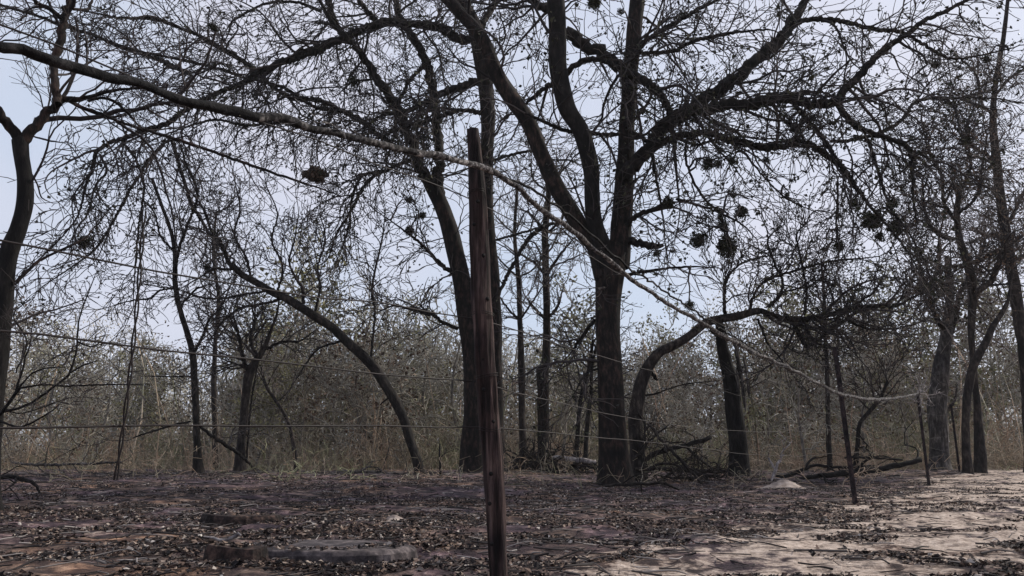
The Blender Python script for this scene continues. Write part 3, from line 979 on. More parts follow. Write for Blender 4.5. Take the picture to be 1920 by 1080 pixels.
# thin trunks between and behind the two big trees
THIN = [
    ('brown_trunk_tree', 'mid distance tree with a stout brown lower trunk between the two big trees', 33, M_scorch, [(1018, 862, 28), (1019, 800, 26), (1019, 745, 25), (1017, 700, 25), (1024, 670, 17), (1025, 600, 16), (1024, 520, 16), (1022, 440, 14), (1028, 360, 11), (1020, 280, 8)], 73),
    ('thin_tree', 'thin dark tree just right of the wooden post', 32, M_midbark, [(982, 858, 17), (979, 800, 15), (978, 700, 15), (975, 600, 12), (972, 520, 10), (965, 440, 8), (970, 350, 6)], 79),
    ('bent_sapling', 'thin dark sapling bending right, left of the forked tree trunk', 29, M_dark, [(1080, 866, 11), (1084, 800, 9), (1090, 740, 9), (1104, 690, 8), (1112, 640, 6)], 83),
    ('straight_sapling', 'thin straight sapling against the left side of the forked tree trunk', 29, M_dark, [(1097, 866, 11), (1102, 790, 9), (1108, 740, 8), (1110, 690, 7), (1118, 650, 5)], 89),
    ('grey_sapling', 'thin grey tree standing left of the second fence post', 31, M_midbark, [(1556, 872, 11), (1553, 800, 10), (1551, 700, 9), (1547, 620, 8), (1545, 560, 6), (1540, 490, 5)], 97),
    ('twisted_sapling', 'thin sapling kinked to the right between the second and third fence posts', 26, M_dark, [(1604, 872, 10), (1608, 835, 9), (1612, 795, 9), (1632, 770, 9), (1652, 744, 7), (1664, 715, 5)], 101),
    ('leaning_sapling', 'thin grey sapling leaning left under the arched tree', 32, M_midbark, [(556, 868, 10), (548, 820, 9), (538, 785, 8), (520, 755, 7), (500, 725, 6), (490, 690, 4)], 103),
    ('forest_tree', 'tall thin tree between the slender tree and the crooked tree', 36, M_midbark, [(405, 872, 13), (403, 800, 12), (401, 720, 11), (404, 640, 9), (410, 560, 8), (400, 480, 6), (405, 400, 5)], 107),
]
for (nm, lab, Y, mm, tr, sd_) in THIN:
    limbs = []
    rr = random.Random(sd_)
    n = len(tr)
    for k in range(n // 2, n):
        x, y, w = tr[k]
        s = rr.choice((-1, 1))
        for s in (-1, 1):
            limbs.append((rr.uniform(-1, 1), [(x, y, w * .5), (x + s * rr.uniform(12, 30), y - rr.uniform(15, 40), w * .4), (x + s * rr.uniform(30, 60), y - rr.uniform(40, 90), w * .28)], 1))
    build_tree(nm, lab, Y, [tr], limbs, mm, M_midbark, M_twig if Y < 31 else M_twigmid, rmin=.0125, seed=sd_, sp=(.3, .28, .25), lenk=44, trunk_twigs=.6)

# brambly shrub at the left edge, near
build_tree(
    'bare_shrub', 'bare dark arching shrub low at the left edge', 10.0,
    trunks=[[(-14, 850, 9), (-6, 790, 8), (10, 765, 7), (36, 728, 7)]],
    limbs=[
        (.3, [(0, 775, 6), (48, 760, 6), (79, 742, 6), (106, 721, 5), (128, 704, 6), (140, 672, 5), (144, 644, 5), (149, 596, 4), (168, 543, 4), (179, 514, 3)], .8),
        (-.2, [(36, 728, 5), (84, 721, 4), (120, 724, 4), (168, 722, 4), (220, 721, 4), (279, 720, 3)], .7),
        (.2, [(30, 735, 6), (40, 700, 5), (48, 668, 4), (56, 647, 4), (62, 600, 3)], .8),
        (-.2, [(130, 700, 4), (155, 686, 4), (182, 676, 3)], .5),
        (.2, [(145, 640, 4), (170, 650, 4), (190, 640, 3), (200, 618, 2)], .5),
        (-.3, [(0, 790, 6), (40, 800, 5), (90, 775, 4), (110, 760, 3)], .7),
        (.3, [(10, 765, 4), (30, 775, 3), (60, 770, 3), (130, 745, 3)], .7),
        (.1, [(36, 726, 5), (60, 700, 4), (90, 690, 4), (128, 688, 3)], .7),
        (.2, [(30, 700, 4), (50, 640, 4), (25, 590, 3), (60, 560, 3)], .8),
    ],
    m_trunk=M_black, m_limb=M_black, m_twig=M_twig, rmin=.0045, seed=109, cat='shrub', sp=(.16, .14, .12), lenk=60)

build_tree(
    'dark_sprout', 'tiny upright dark sprout at the foot of the double trunked tree', 24.0,
    trunks=[[(826, 888, 5), (825, 865, 4), (824, 848, 4), (825, 832, 3)]],
    limbs=[(.1, [(825, 858, 3), (834, 850, 2), (838, 842, 2)], .5)],
    m_trunk=M_black, m_limb=M_black, m_twig=M_twig, rmin=.008, seed=113, cat='sapling')


# ---------------------------------------------------------------- background wood: single trees
def proto(seed, H, r0, leafn=0, mleaf=None, low=.3, nl=12, spread=.75, rmin=.021, lean=0):
    r = random.Random(seed)
    tk = Tubes()
    P = [(0, 0, -.3)]
    d = [lean, r.uniform(-.1, .1), 1]
    x = y = 0
    z = -.3
    n = 14
    R = [r0 * 1.3]
    for i in range(n):
        d[0] += r.gauss(0, .1)
        d[1] += r.gauss(0, .1)
        m = math.sqrt(d[0] ** 2 + d[1] ** 2 + 1)
        st = H * .8 / n
        x += d[0] / m * st
        y += d[1] / m * st
        z += st / m
        P.append((x, y, z))
        R.append(r0 * (1 - .75 * (i + 1) / n))
    tk.add(P, R, 7)
    tw = Tubes()
    G = Grow(tw, rmin, seed, kink=.26, up=.22, sp=(.50, .42, .36), depth=3, lenk=46)
    for k in range(nl):
        t = low + (1 - low) * (k + r.random() * .6) / nl
        i = min(n - 1, int(t * n))
        a = r.uniform(0, 6.28)
        dd = (math.cos(a) * spread, math.sin(a) * spread, r.uniform(.45, 1.0))
        m = math.sqrt(sum(c * c for c in dd))
        dd = tuple(c / m for c in dd)
        G.branch(P[i], dd, max(.03, R[i] * .55), H * r.uniform(.22, .42), 0)
    G.branch(P[-1], (0, 0, 1), R[-1], H * .2, 0)
    ex = None
    if leafn:
        tp = np.array(G.tips)
        g = np.random.default_rng(seed)
        ex = leaf_quads(tp[g.integers(0, len(tp), leafn)] + g.normal(size=(leafn, 3)) * .18, .08, .24, seed)
    return tk, tw, ex, mleaf


protos = []
SPEC = [(201, 10.5, .13, 0, None, .3), (202, 9, .11, 900, M_leafbrown, .25), (203, 12, .15, 0, None, .4), (204, 7.5, .09, 3000, M_olive, .15),
        (205, 8.5, .10, 0, None, .2), (206, 6.0, .07, 700, M_leafbrown, .15)]
LBL = ['bare pale grey tree in the hazy wood beyond the clearing', 'bare grey tree holding brown dead leaves in the far wood',
       'tallest kind of bare grey tree rising from the far wood', 'bushy olive green tree in the far wood',
       'low branching bare grey tree in the far wood', 'short bare tree with a few brown leaves in the far wood']
NAMES = ['bare_tree', 'brown_leaf_tree', 'tall_bare_tree', 'olive_tree', 'branching_tree', 'small_tree']
for k, (sd_, H, r0, ln, ml, low) in enumerate(SPEC):
    tk, tw, ex, mleaf = proto(sd_, H, r0, ln, ml, low, lean=(-.1 if k % 2 else .1))
    e = empty(NAMES[k], (0, 0, 0), LBL[k], 'tree', LBL[k].replace('bare', 'bare', 1) + 's' if False else 'background trees: ' + NAMES[k].replace('_', ' '))
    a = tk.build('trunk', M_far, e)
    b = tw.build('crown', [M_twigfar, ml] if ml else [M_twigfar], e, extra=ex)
    protos.append((e, [a, b]))
spots = []
rr = random.Random(5)
# px, distance, prototype, scale: surveyed skyline first, then filled in
SKY = [(30, 50, 3, 1.0), (90, 46, 0, .9), (160, 52, 4, 1.0), (215, 48, 1, .85), (290, 55, 0, .9), (345, 50, 5, 1.2), (430, 48, 2, .75), (500, 46, 3, 1.1), (545, 50, 1, 1.1),
       (600, 50, 3, 1.7), (640, 48, 3, 1.0), (690, 56, 5, 1.2), (730, 60, 4, .9), (775, 55, 3, 1.15), (820, 50, 1, .9), (860, 55, 5, 1.2), (960, 50, 0, .8), (1000, 58, 1, 1.0),
       (1060, 55, 5, 1.4), (1120, 58, 4, .95), (1085, 52, 3, 1.3), (800, 50, 3, 1.3), (1480, 48, 3, 1.5), (1700, 48, 3, 1.5), (1240, 52, 3, 1.25), (1290, 48, 1, .9), (1330, 54, 0, .95), (1400, 50, 5, 1.4), (1450, 55, 1, 1.2), (1500, 48, 0, .9), (1560, 52, 3, 1.2),
       (1620, 50, 1, 1.1), (1670, 46, 5, 1.4), (1720, 52, 4, 1.1), (1790, 50, 3, 1.3), (1850, 46, 1, 1.1), (1900, 50, 3, 1.5), (1950, 48, 0, 1.0), (-40, 50, 0, 1.0)]
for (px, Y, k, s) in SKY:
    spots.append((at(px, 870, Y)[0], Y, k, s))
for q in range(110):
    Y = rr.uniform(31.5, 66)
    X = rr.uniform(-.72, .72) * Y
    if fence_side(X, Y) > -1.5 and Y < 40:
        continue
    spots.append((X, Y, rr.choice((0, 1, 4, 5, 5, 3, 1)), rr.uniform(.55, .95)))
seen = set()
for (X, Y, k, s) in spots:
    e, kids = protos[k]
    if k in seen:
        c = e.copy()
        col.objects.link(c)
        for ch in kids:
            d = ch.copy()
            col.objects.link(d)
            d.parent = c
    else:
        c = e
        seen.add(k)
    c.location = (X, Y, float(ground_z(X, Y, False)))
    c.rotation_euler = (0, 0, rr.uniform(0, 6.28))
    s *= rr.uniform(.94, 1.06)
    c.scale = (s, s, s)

# ---------------------------------------------------------------- undergrowth and the far wood (nobody could count them)
t = Tubes()
g = np.random.default_rng(3)
nst = 15000
Ys = 33 + 32 * g.random(nst) ** .8
Xs = (g.random(nst) * 1.5 - .75) * Ys
den = np.clip((vnoise(Xs * .33 + 40, Ys * .3 + 4) * .6 + vnoise(Xs * .9 + 4, Ys * .8) * .4 - .30) * 2.2, 0, 1)
keep = g.random(nst) < .25 + .9 * den
Xs, Ys, den = Xs[keep], Ys[keep], den[keep]
Zs = ground_z(Xs, Ys, False) - .05
H = (.5 + 2.3 * g.random(len(Xs)) ** 2.0) * (.45 + den * 1.0)
for i in range(len(Xs)):
    d = g.normal(size=3) * [.33, .33, 0] + [0, 0, 1]
    c = g.normal(size=3) * [.8, .8, .2]
    h = H[i]
    p0 = np.array([Xs[i], Ys[i], Zs[i]])
    P = [p0, p0 + d * h * .4, p0 + d * h * .75 + c * h * .12, p0 + d * h + c * h * .35]
    r0 = g.uniform(.010, .022)
    if i % 26 == 0:                                     # a thin pale pole stem
        h = g.uniform(3, 7)
        r0 = g.uniform(.025, .045)
        d = g.normal(size=3) * [.12, .12, 0] + [0, 0, 1]
        P = [p0, p0 + d * h * .35, p0 + d * h * .7 + c * h * .05, p0 + d * h + c * h * .15]
    t.add(P, [r0, r0 * .85, r0 * .7, r0 * .5], 3)
V, Fq = t.arrays()
# side sprays
idx = g.integers(0, len(Xs), 70000)
C = np.stack([Xs[idx], Ys[idx], Zs[idx] + H[idx] * g.random(len(idx)) ** .8], -1) + g.normal(size=(len(idx), 3)) * [.35, .35, .12]
t2 = Tubes()
Dv = g.normal(size=(len(idx), 3)) * [1, 1, .7] + [0, 0, .35]
Ln = g.uniform(.2, .7, (len(idx), 1))
E1 = C + Dv * Ln * .4
E2 = E1 + (Dv + g.normal(size=Dv.shape) * .5) * Ln * .4
for i in range(len(idx)):
    t2.add((C[i], E1[i], E2[i]), (.010, .009, .006), 3)
V2, F2 = t2.arrays()
M_thick = island('undergrowth_stems', [(0, (.16, .135, .11)), (.4, (.27, .235, .185)), (.7, (.36, .31, .25)), (.86, (.25, .18, .14)), (1, (.48, .44, .38))])
_nt = M_thick.node_tree
_g = _nt.nodes.new('ShaderNodeNewGeometry')
_n = _nt.nodes.new('ShaderNodeTexNoise')
_n.inputs['Scale'].default_value = .22
_n.inputs['Detail'].default_value = 3
_r = ramp(_nt, [(.36, (.85, 1.0, .72)), (.46, (.75, .78, .72)), (.54, (1.25, 1.15, 1.05)), (.64, (1.12, .93, .82))])
_m = _nt.nodes.new('ShaderNodeMix')
_m.data_type = 'RGBA'
_m.blend_type = 'MULTIPLY'
_m.inputs[0].default_value = 1
_b = _nt.nodes['Principled BSDF']
_src = _b.inputs['Base Color'].links[0].from_socket
_nt.links.new(_g.outputs['Position'], _n.inputs['Vector'])
_nt.links.new(_n.outputs['Fac'], _r.inputs[0])
_nt.links.new(_src, _m.inputs[6])
_nt.links.new(_r.outputs[0], _m.inputs[7])
_nt.links.new(_m.outputs[2], _b.inputs['Base Color'])
und = link_mesh('undergrowth', np.concatenate([V, V2]), np.concatenate([Fq, F2 + len(V)]), M_thick)
tag(und, 'pale dry stems and brush filling the edge of the wood', 'undergrowth', kind='stuff')

n = 260000
Y = 60 + 34 * g.random(n)
X = (g.random(n) * 1.6 - .8) * Y
top = 3.5 + 16.0 * (.6 * vnoise(X * .13 + 5, Y * .05) + .4 * vnoise(X * .42 + 9, Y * .1)) ** 1.25
Z = .2 + top * g.random(n) ** .85
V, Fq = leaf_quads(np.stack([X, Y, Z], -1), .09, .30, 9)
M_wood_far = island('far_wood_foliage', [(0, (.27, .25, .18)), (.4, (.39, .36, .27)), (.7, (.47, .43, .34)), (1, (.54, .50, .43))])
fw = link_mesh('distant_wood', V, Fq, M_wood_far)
tag(fw, 'hazy olive grey wood closing the view', 'woodland', kind='stuff')

# ---------------------------------------------------------------- the fence
def fpt(t, h, side=0.0):
    p = FP0 + FD * t + _fn * side
    return np.array([p[0], p[1], h])


fence = empty('wire_fence', (FP0[0], FP0[1], 0), 'tall fence of sagging wires running from the left foreground to the far right', 'fence')
fo = np.array([FP0[0], FP0[1], 0.0])
# the wooden post: leans, split from the top, with dark knots
pb, ptop = at(936, 1105, 4.27), at(886, 243, 4.30)
n = 46
tt = np.linspace(-.22, 1, n)
P = np.array([pb + (ptop - pb) * k + np.array([.006 * math.sin(k * 9), 0, 0]) for k in tt])
w = np.interp(tt, [-.22, 0, .25, .6, .8, .94, 1], [30, 30, 37, 40, 35, 27, 23])
R = np.array([size(900, 600, q, 4.28) / 2 for q in w])
R = np.concatenate([R, [R[-1] * .05]])
P = np.vstack([P, P[-1] + [0.004, 0, .012]])
t = Tubes()
t.add(P, R, 28)
V, Fq = t.arrays(rough=.05)
Nr = len(P)                                            # long drying cracks
Vr = V.reshape(Nr, 28, 3)
cen = Vr.mean(1, keepdims=True)
for (j0, dp) in ((3, .30), (9, .22), (15, .34), (20, .2), (25, .28)):
    for q in range(Nr):
        j = (j0 + int(1.5 * math.sin(q * .21 + j0))) % 28
        Vr[q, j] = cen[q, 0] + (Vr[q, j] - cen[q, 0]) * (1 - dp * (.6 + .4 * math.sin(q * .5 + j0)))
V = Vr.reshape(-1, 3)
po = link_mesh('wooden_post', V - fo, Fq, M_wood, fence)
po['label'] = 'thick leaning reddish brown wooden post, weathered and knotty'
kt = Tubes()
rk = random.Random(4)
for k in range(11):
    f = .10 + .8 * k / 11 + rk.uniform(-.02, .02)
    c = pb + (ptop - pb) * f
    rad = np.interp(f, tt, w) / F * 4.3 / 2
    a = rk.uniform(-.7, .7)
    c = c + np.array([math.sin(a) * rad * .95, -math.cos(a) * rad * .98, 0])
    out = np.array([math.sin(a), -math.cos(a), 0])
    kt.add([c - out * .012, c + out * .003, c + out * .005], [.013, .011, .001], 8)
kt.build('knot', M_hole, po, origin=fo)
for hh in (.81, 1.09, 1.42, 2.12):
    f = (hh - pb[2] + .01) / (ptop[2] - pb[2])
    c = pb + (ptop - pb) * f
    rad = np.interp(f, tt, w) / F * 4.3 / 2 * 1.06
    tie = Tubes()
    for dz in (0, .012):
        a_ = np.linspace(0, 2 * math.pi, 25)
        tie.add(np.stack([c[0] + np.cos(a_) * rad, c[1] + np.sin(a_) * rad, c[2] + dz + .01 * np.sin(a_ + hh * 7)], -1), np.full(25, .0022), 5)
    tie.build('wire_tie', M_wire, po, origin=fo)
# steel posts
def tpost(base, topp, wdt, parent, label):
    bx, tx = np.array(base, float), np.array(topp, float)
    V, Fq = [], []

    def beam(w0, w1, off):
        b0 = len(V)
        for p in (bx, tx):
            for (sx, sy) in ((-w0, -w1), (w0, -w1), (w0, w1), (-w0, w1)):
                V.append(p + np.array([sx, sy + off, 0]))
        for k in range(4):
            Fq.append([b0 + k, b0 + (k + 1) % 4, b0 + 4 + (k + 1) % 4, b0 + 4 + k])
        Fq.append([b0 + 4, b0 + 5, b0 + 6, b0 + 7])
    beam(wdt / 2, .004, 0)
    beam(.006, wdt * .4, wdt * .4 + .004)
    for k in range(1, 26):
        c = bx + (tx - bx) * (k / 26)
        b0 = len(V)
        for z in (-.012, .012):
            for (sx, sy) in ((-.008, -.018), (.008, -.018), (.008, -.004), (-.008, -.004)):
                V.append(c + np.array([sx, sy, z]))
        for q in range(4):
            Fq.append([b0 + q, b0 + (q + 1) % 4, b0 + 4 + (q + 1) % 4, b0 + 4 + q])
        Fq.append([b0 + 4, b0 + 5, b0 + 6, b0 + 7])
        Fq.append([b0 + 3, b0 + 2, b0 + 1, b0])
    o = link_mesh('steel_post', np.array(V) - fo, Fq, M_tpost, parent, smooth=False)
    o['label'] = label
    return o


posts_top = {}
for (tv, bpx, tpx, w, lab) in ((1, (1606, 962), (1565, 650), .075, 'dark steel post nearest the wooden post'),
                               (2, (1744, 926), (1720, 735), .075, 'dark steel post where the sagging vine ends'),
                               (3, (1801, 898), (1783, 758), .08, 'farthest dark steel post')):
    Y = FP0[1] + FD[1] * tv
    a, b = at(*bpx, Y), at(*tpx, Y)
    a = a - (b - a) * .06
    tpost(a, b, w, fence, lab)
# strands
wg = np.random.default_rng(12)
for hh in (.81, 1.09, 1.42, 2.12):
    pts = []
    for t_ in np.arange(-1.6, 3.01, .04):
        fr = t_ - math.floor(t_)
        sag = .10 * 4 * fr * (1 - fr) * (1.2 if hh > 1 else .6)
        lean = -.07 * hh
        p = fpt(t_, hh - sag + (0.04 * math.sin(t_ * 5 + hh * 9)) + .12 * max(0, t_ - 2.2), -.06)
        p[0] += lean
        pts.append(p + wg.normal(size=3) * .006)
    P, R = smooth_line(np.array(pts), np.interp(np.arange(-1.6, 3.01, .04)[:len(pts)], [0, .4, 3.1], [.0036, .0022, .0022]), .2)
    t = Tubes()
    t.add(P, R, 5)
    t.build('wire', M_wire, fence, origin=fo)
# vertical stay, twisted from two wires
for ph in (0, math.pi):
    a, b = at(214, 900, 2.62), at(272, 395, 2.60)
    P = []
    for k in range(40):
        f = k / 39
        q = a + (b - a) * f
        q = q + np.array([.012 * math.sin(f * 3 + .4) + .005 * math.cos(f * 26 + ph), .005 * math.sin(f * 26 + ph), 0])
        P.append(q)
    t = Tubes()
    t.add(P, [.0032] * 40, 5)
    t.build('stay_wire', M_wire, fence, origin=fo)

# the long grey vine lying along the top of the fence
VN = [(-1.0, -120, 60, 30), (-.246, 0, 88, 30), (-.22, 40, 96, 29), (-.185, 115, 119, 27), (-.15, 200, 142, 27), (-.13, 260, 157, 26), (-.108, 330, 182, 25), (-.09, 400, 201, 26), (-.073, 480, 215, 23),
      (-.06, 560, 231, 22), (-.046, 640, 252, 20), (-.034, 710, 271, 20), (-.022, 780, 287, 20), (-.010, 840, 297, 20), (.002, 890, 308, 19), (.018, 930, 325, 19), (.04, 970, 352, 18), (.07, 1020, 392, 16), (.11, 1080, 440, 15),
      (.16, 1140, 488, 14), (.215, 1200, 536, 13), (.30, 1270, 580, 12), (.42, 1345, 622, 12), (.52, 1405, 656, 11), (.68, 1480, 690, 11), (.82, 1540, 722, 10), (.95, 1580, 740, 10), (1.12, 1640, 749, 9), (1.5, 1690, 745, 8), (1.95, 1722, 738, 7)]
P, R = [], []
for i, (tq, px, py, w) in enumerate(VN):
    if i == 0:
        continue
    k = (px - 960) / F                                   # meet the fence line's vertical plane (side +0.07)
    base = FP0 + _fn * .075
    # solve base + FD*t, x = kx*y with the pitched camera
    r = ray(px, py)
    kx = r[0] / r[1]
    t_ = (kx * base[1] - base[0]) / (FD[0] - kx * FD[1])
    Yv = base[1] + FD[1] * t_
    P.append(at(px, py, Yv))
    R.append(size(px, py, w * (.70 - .12 * min(1, max(0, (px - 400) / 600))), Yv) / 2)
# on towards the left, beyond the frame
v0, vd = P[0].copy(), (P[1] - P[0]) * np.array([1, 1, -.25])
P = [v0 - vd * m_ for m_ in (16, 11, 7, 4, 2, 1)] + P
R = [R[0]] * 6 + R
P = np.array(P)
R = np.array(R)
Ps, Rs = smooth_line(P, R, .035)
gv = np.random.default_rng(8)
wob = gv.normal(size=Ps.shape)
for _ in range(2):
    wob[1:-1] = (wob[:-2] + wob[1:-1] + wob[2:]) / 3
Ps = Ps + wob * .010
Rs = Rs * (1 + .18 * np.interp(np.arange(len(Rs)), np.arange(0, len(Rs), 4), gv.normal(size=len(np.arange(0, len(Rs), 4)))) * .6)
vine = empty('dead_vine', P[20], 'long weathered grey vine sagging along the top of the fence, blackened at the left', 'vine')
split_i = int(np.argmin(np.linalg.norm(Ps - P[13], axis=1)))
t = Tubes()
t.add(Ps[:split_i + 1], Rs[:split_i + 1], 12)
vb = t.build('charred_stem', M_vineblack, vine, rough=.10, origin=P[20])
mid_i = int(np.argmin(np.linalg.norm(Ps - P[17], axis=1)))
M_vinemid = bark('singed_vine', (.006, .006, .006), (.030, .028, .029), (.16, .155, .155), zs=.8, scale=40, bump=.6)
t = Tubes()
t.add(Ps[split_i:mid_i + 1], Rs[split_i:mid_i + 1], 12)
t.build('singed_stem', M_vinemid, vine, rough=.035, origin=P[20])
t = Tubes()
t.add(Ps[mid_i:], Rs[mid_i:], 12)
t.build('grey_stem', M_vine, vine, rough=.035, origin=P[20])
# loose strands twisting around the grey part, and peeling shreds
ts = Tubes()
for q in range(4):
    a0 = int(len(Ps) * (.30 + .0 * q))
    seg = np.arange(a0, int(len(Ps) * (.80 + .04 * q)), 3)
    pp = []
    for j, i in enumerate(seg):
        an = j * .16 + q * 1.7
        off = Rs[i] * (1.15 + .5 * math.sin(j * .07 + q))
        pp.append(Ps[i] + np.array([math.cos(an) * off * .6, -math.cos(an) * off * .5, math.sin(an) * off]))
    ts.add(pp, [.0055 - .0008 * q] * len(pp), 5)
ts.build('strand', M_vine, vine, origin=P[20])
# second thin strand hanging just under
S2 = [(905, 322), (960, 340), (1010, 366), (1060, 402), (1110, 445), (1160, 492), (1230, 540), (1300, 585), (1360, 625), (1430, 668)]
pp = []
for (px, py) in S2:
    r = ray(px, py)
    kx = r[0] / r[1]
    base = FP0 + _fn * .02
    t_ = (kx * base[1] - base[0]) / (FD[0] - kx * FD[1])
    pp.append(at(px, py - 4, base[1] + FD[1] * t_))
pp, rr_ = smooth_line(np.array(pp), np.full(len(pp), .008), .06)
t = Tubes()
t.add(pp + gv.normal(size=pp.shape) * .006, rr_, 6)
t.build('side_stem', M_vineblack, vine, origin=P[20])
for i in range(10, len(Ps) - 4, 3):
    dn = Ps[min(i + 3, len(Ps) - 1)] - Ps[i]
    dn = dn / (np.linalg.norm(dn) + 1e-9)
    if gv.random() < .55:
        v = gv.normal(size=3) + [0, -.2, .5]
        d = dn * gv.choice([-1, 1]) * 1.3 + v * .8
        d = d / np.linalg.norm(d)
        big = gv.random() < .18
        sh = Tubes()
        Gs = Grow(sh, .0022, 77 + i, kink=.5, sp=(.08, .06), depth=2, lenk=50)
        Gs.branch(tuple(Ps[i] + v / np.linalg.norm(v) * Rs[i] * .8), tuple(d), .004 if big else .0026, (.35 if big else .10) * gv.uniform(.5, 1.3), 1 if big else 2)
        sh.build('shred', M_vine, vine, origin=P[20])
# pale tangle at the end of the vine
tg = Tubes()
Gt = Grow(tg, .006, 78, kink=.6, sp=(.1, .1), depth=2, lenk=40)
e = Ps[-1]
for q in range(12):
    v = gv.normal(size=3)
    v /= np.linalg.norm(v)
    Gt.branch(tuple(e), tuple(v), .012, .55, 1)
tg.build('dry_tangle', M_pale, vine, origin=P[20])

# ---------------------------------------------------------------- fallen wood, slabs and stones on the ground
def fallen(name, label, cat, Y, lines, m, rough=.08, twigs=0, seed=1, rmin=.008, group=None, lift=0.0):
    allP = []
    t = Tubes()
    tw = Tubes()
    G = Grow(tw, rmin, seed, kink=.45, sp=(.25, .2), depth=2, lenk=40, droop=.02)
    for k, ln in enumerate(lines):
        P, R = limb_points(ln, Y, 0, 0)
        P, R = smooth_line(P, R, .12)
        R[0] *= .5
        gz = ground_z(P[:, 0], P[:, 1], False)
        P[:, 2] = np.maximum(P[:, 2], gz + R * .4) + lift
        g_ = np.random.default_rng(seed + k)
        P = P + g_.normal(size=P.shape) * .012
        t.add(np.vstack([P, P[-1] + (P[-1] - P[-2]) * .2]), np.concatenate([R, [R[-1] * .2]]), 9)
        allP.append(P)
        if twigs:
            G.along([tuple(v) for v in P], list(R), 1, start=.05, density=twigs)
    V, Fq = t.arrays(rough)
    org = allP[0][0].copy()
    if tw.n:
        V2, F2 = tw.arrays()
        Fq = np.concatenate([Fq, F2 + len(V)])
        V = np.concatenate([V, V2])
    o = link_mesh(name, V - org, Fq, m)
    o.location = [float(v) for v in org]
    tag(o, label, cat, group)
    return o


FG = 'fallen branches on the ground'
fallen('fallen_branch', 'fallen dark branch rising to the right behind the forked tree base', 'branch', 23.5, [[(1193, 874, 8), (1230, 850, 9), (1280, 836, 9), (1334, 820, 8)]], M_dark, twigs=.6, seed=300, group=FG)
fallen('fallen_branch', 'fallen branch lying flat right of the forked tree base', 'branch', 23.0, [[(1190, 878, 9), (1250, 880, 9), (1310, 883, 8), (1362, 884, 6)]], M_midbark, twigs=.8, seed=301, group=FG)
fallen('fallen_branch', 'thin stick slanting down to the ground among the twigs right of the forked tree', 'branch', 21.5, [[(1212, 792, 5), (1245, 830, 6), (1280, 866, 6), (1314, 904, 5)]], M_midbark, twigs=1.0, seed=302, group=FG)
fallen('brush_pile', 'tangle of pale twigs heaped right of the forked tree base', 'brush pile', 22.5,
       [[(1200, 896, 5), (1240, 870, 5), (1290, 880, 4), (1330, 900, 4)], [(1210, 880, 4), (1260, 896, 4), (1350, 892, 4)], [(1240, 900, 4), (1280, 872, 4), (1300, 850, 3)], [(1190, 860, 4), (1225, 820, 4), (1250, 800, 3)],
        [(1290, 900, 4), (1340, 880, 4), (1400, 900, 3)], [(1200, 840, 4), (1210, 800, 4), (1195, 770, 3)]], M_midbark, twigs=3.6, seed=303)
fallen('fallen_log', 'pale barkless log lying left of the forked tree base', 'log', 27.0, [[(1036, 858, 10), (1070, 861, 10), (1118, 867, 9)]], M_pale, seed=304)
fallen('brush_pile', 'heap of grey broken sticks between the two big trees', 'brush pile', 27.0,
       [[(955, 868, 6), (1000, 858, 6), (1050, 872, 5)], [(960, 856, 6), (1000, 876, 6), (1040, 884, 5)], [(1020, 884, 5), (1080, 872, 5), (1120, 878, 5)], [(950, 880, 8), (1000, 868, 7), (1030, 852, 4)], [(1060, 886, 5), (1100, 870, 5)]],
       M_midbark, twigs=3.2, seed=305)
fallen('fallen_log', 'long dark log rising slightly between the second and third fence posts', 'log', 22.5, [[(1500, 896, 7), (1560, 890, 10), (1620, 884, 12), (1670, 876, 11), (1727, 862, 9)]], M_black, twigs=.3, seed=306)
fallen('fallen_branch', 'crooked dark branch with raised end left of the second fence post', 'branch', 23.0, [[(1455, 893, 7), (1490, 888, 7), (1510, 878, 6), (1530, 873, 6), (1580, 876, 5), (1625, 874, 4)], [(1510, 878, 5), (1518, 864, 4), (1530, 856, 4)]], M_black, twigs=.4, seed=307, group=FG)
fallen('fallen_branch', 'short dark branch crossing behind the second fence post', 'branch', 21.5, [[(1580, 858, 4), (1610, 857, 5), (1650, 858, 5), (1690, 862, 4)]], M_dark, twigs=.3, seed=308, group=FG)
fallen('fallen_branch', 'small pale forked twig standing on the sandy heap', 'branch', 20.0, [[(1448, 900, 8), (1455, 880, 6), (1463, 862, 5), (1468, 852, 3)], [(1455, 884, 5), (1446, 868, 4), (1440, 858, 3)]], M_pale, seed=309, twigs=.6, group=FG)
fallen('fallen_branch', 'long thin branch lying across the far edge of the clearing at the left', 'branch', 25.5, [[(20, 868, 5), (90, 872, 5), (150, 870, 5), (230, 866, 4)]], M_grey, seed=310, twigs=.8, group=FG)
fallen('fallen_branch', 'long thin pale branch lying left of the arched tree foot', 'branch', 24.0, [[(620, 886, 5), (670, 884, 6), (730, 888, 5), (780, 892, 4)]], M_grey, seed=311, twigs=.8, group=FG)
fallen('fallen_branch', 'dark branch lying low in front of the curved tree', 'branch', 18.0, [[(1130, 912, 5), (1190, 908, 6), (1240, 906, 5), (1270, 916, 4)]], M_dark, seed=312, twigs=.5, group=FG)
fallen('fallen_branch', 'dark branch lying half buried at the far left of the clearing', 'branch', 14.0, [[(-30, 898, 7), (20, 895, 8), (60, 905, 7), (74, 922, 4)]], M_black, seed=313, twigs=.8, group=FG)
fallen('fallen_branch', 'thin pale twig lying on the near end of the flat slab', 'branch', 5.9, [[(385, 1006, 5), (410, 1012, 6), (440, 1008, 7), (452, 1000, 4)], [(430, 1010, 4), (446, 996, 4)]], M_pale, seed=314, twigs=0, group=FG)


SLABS = []


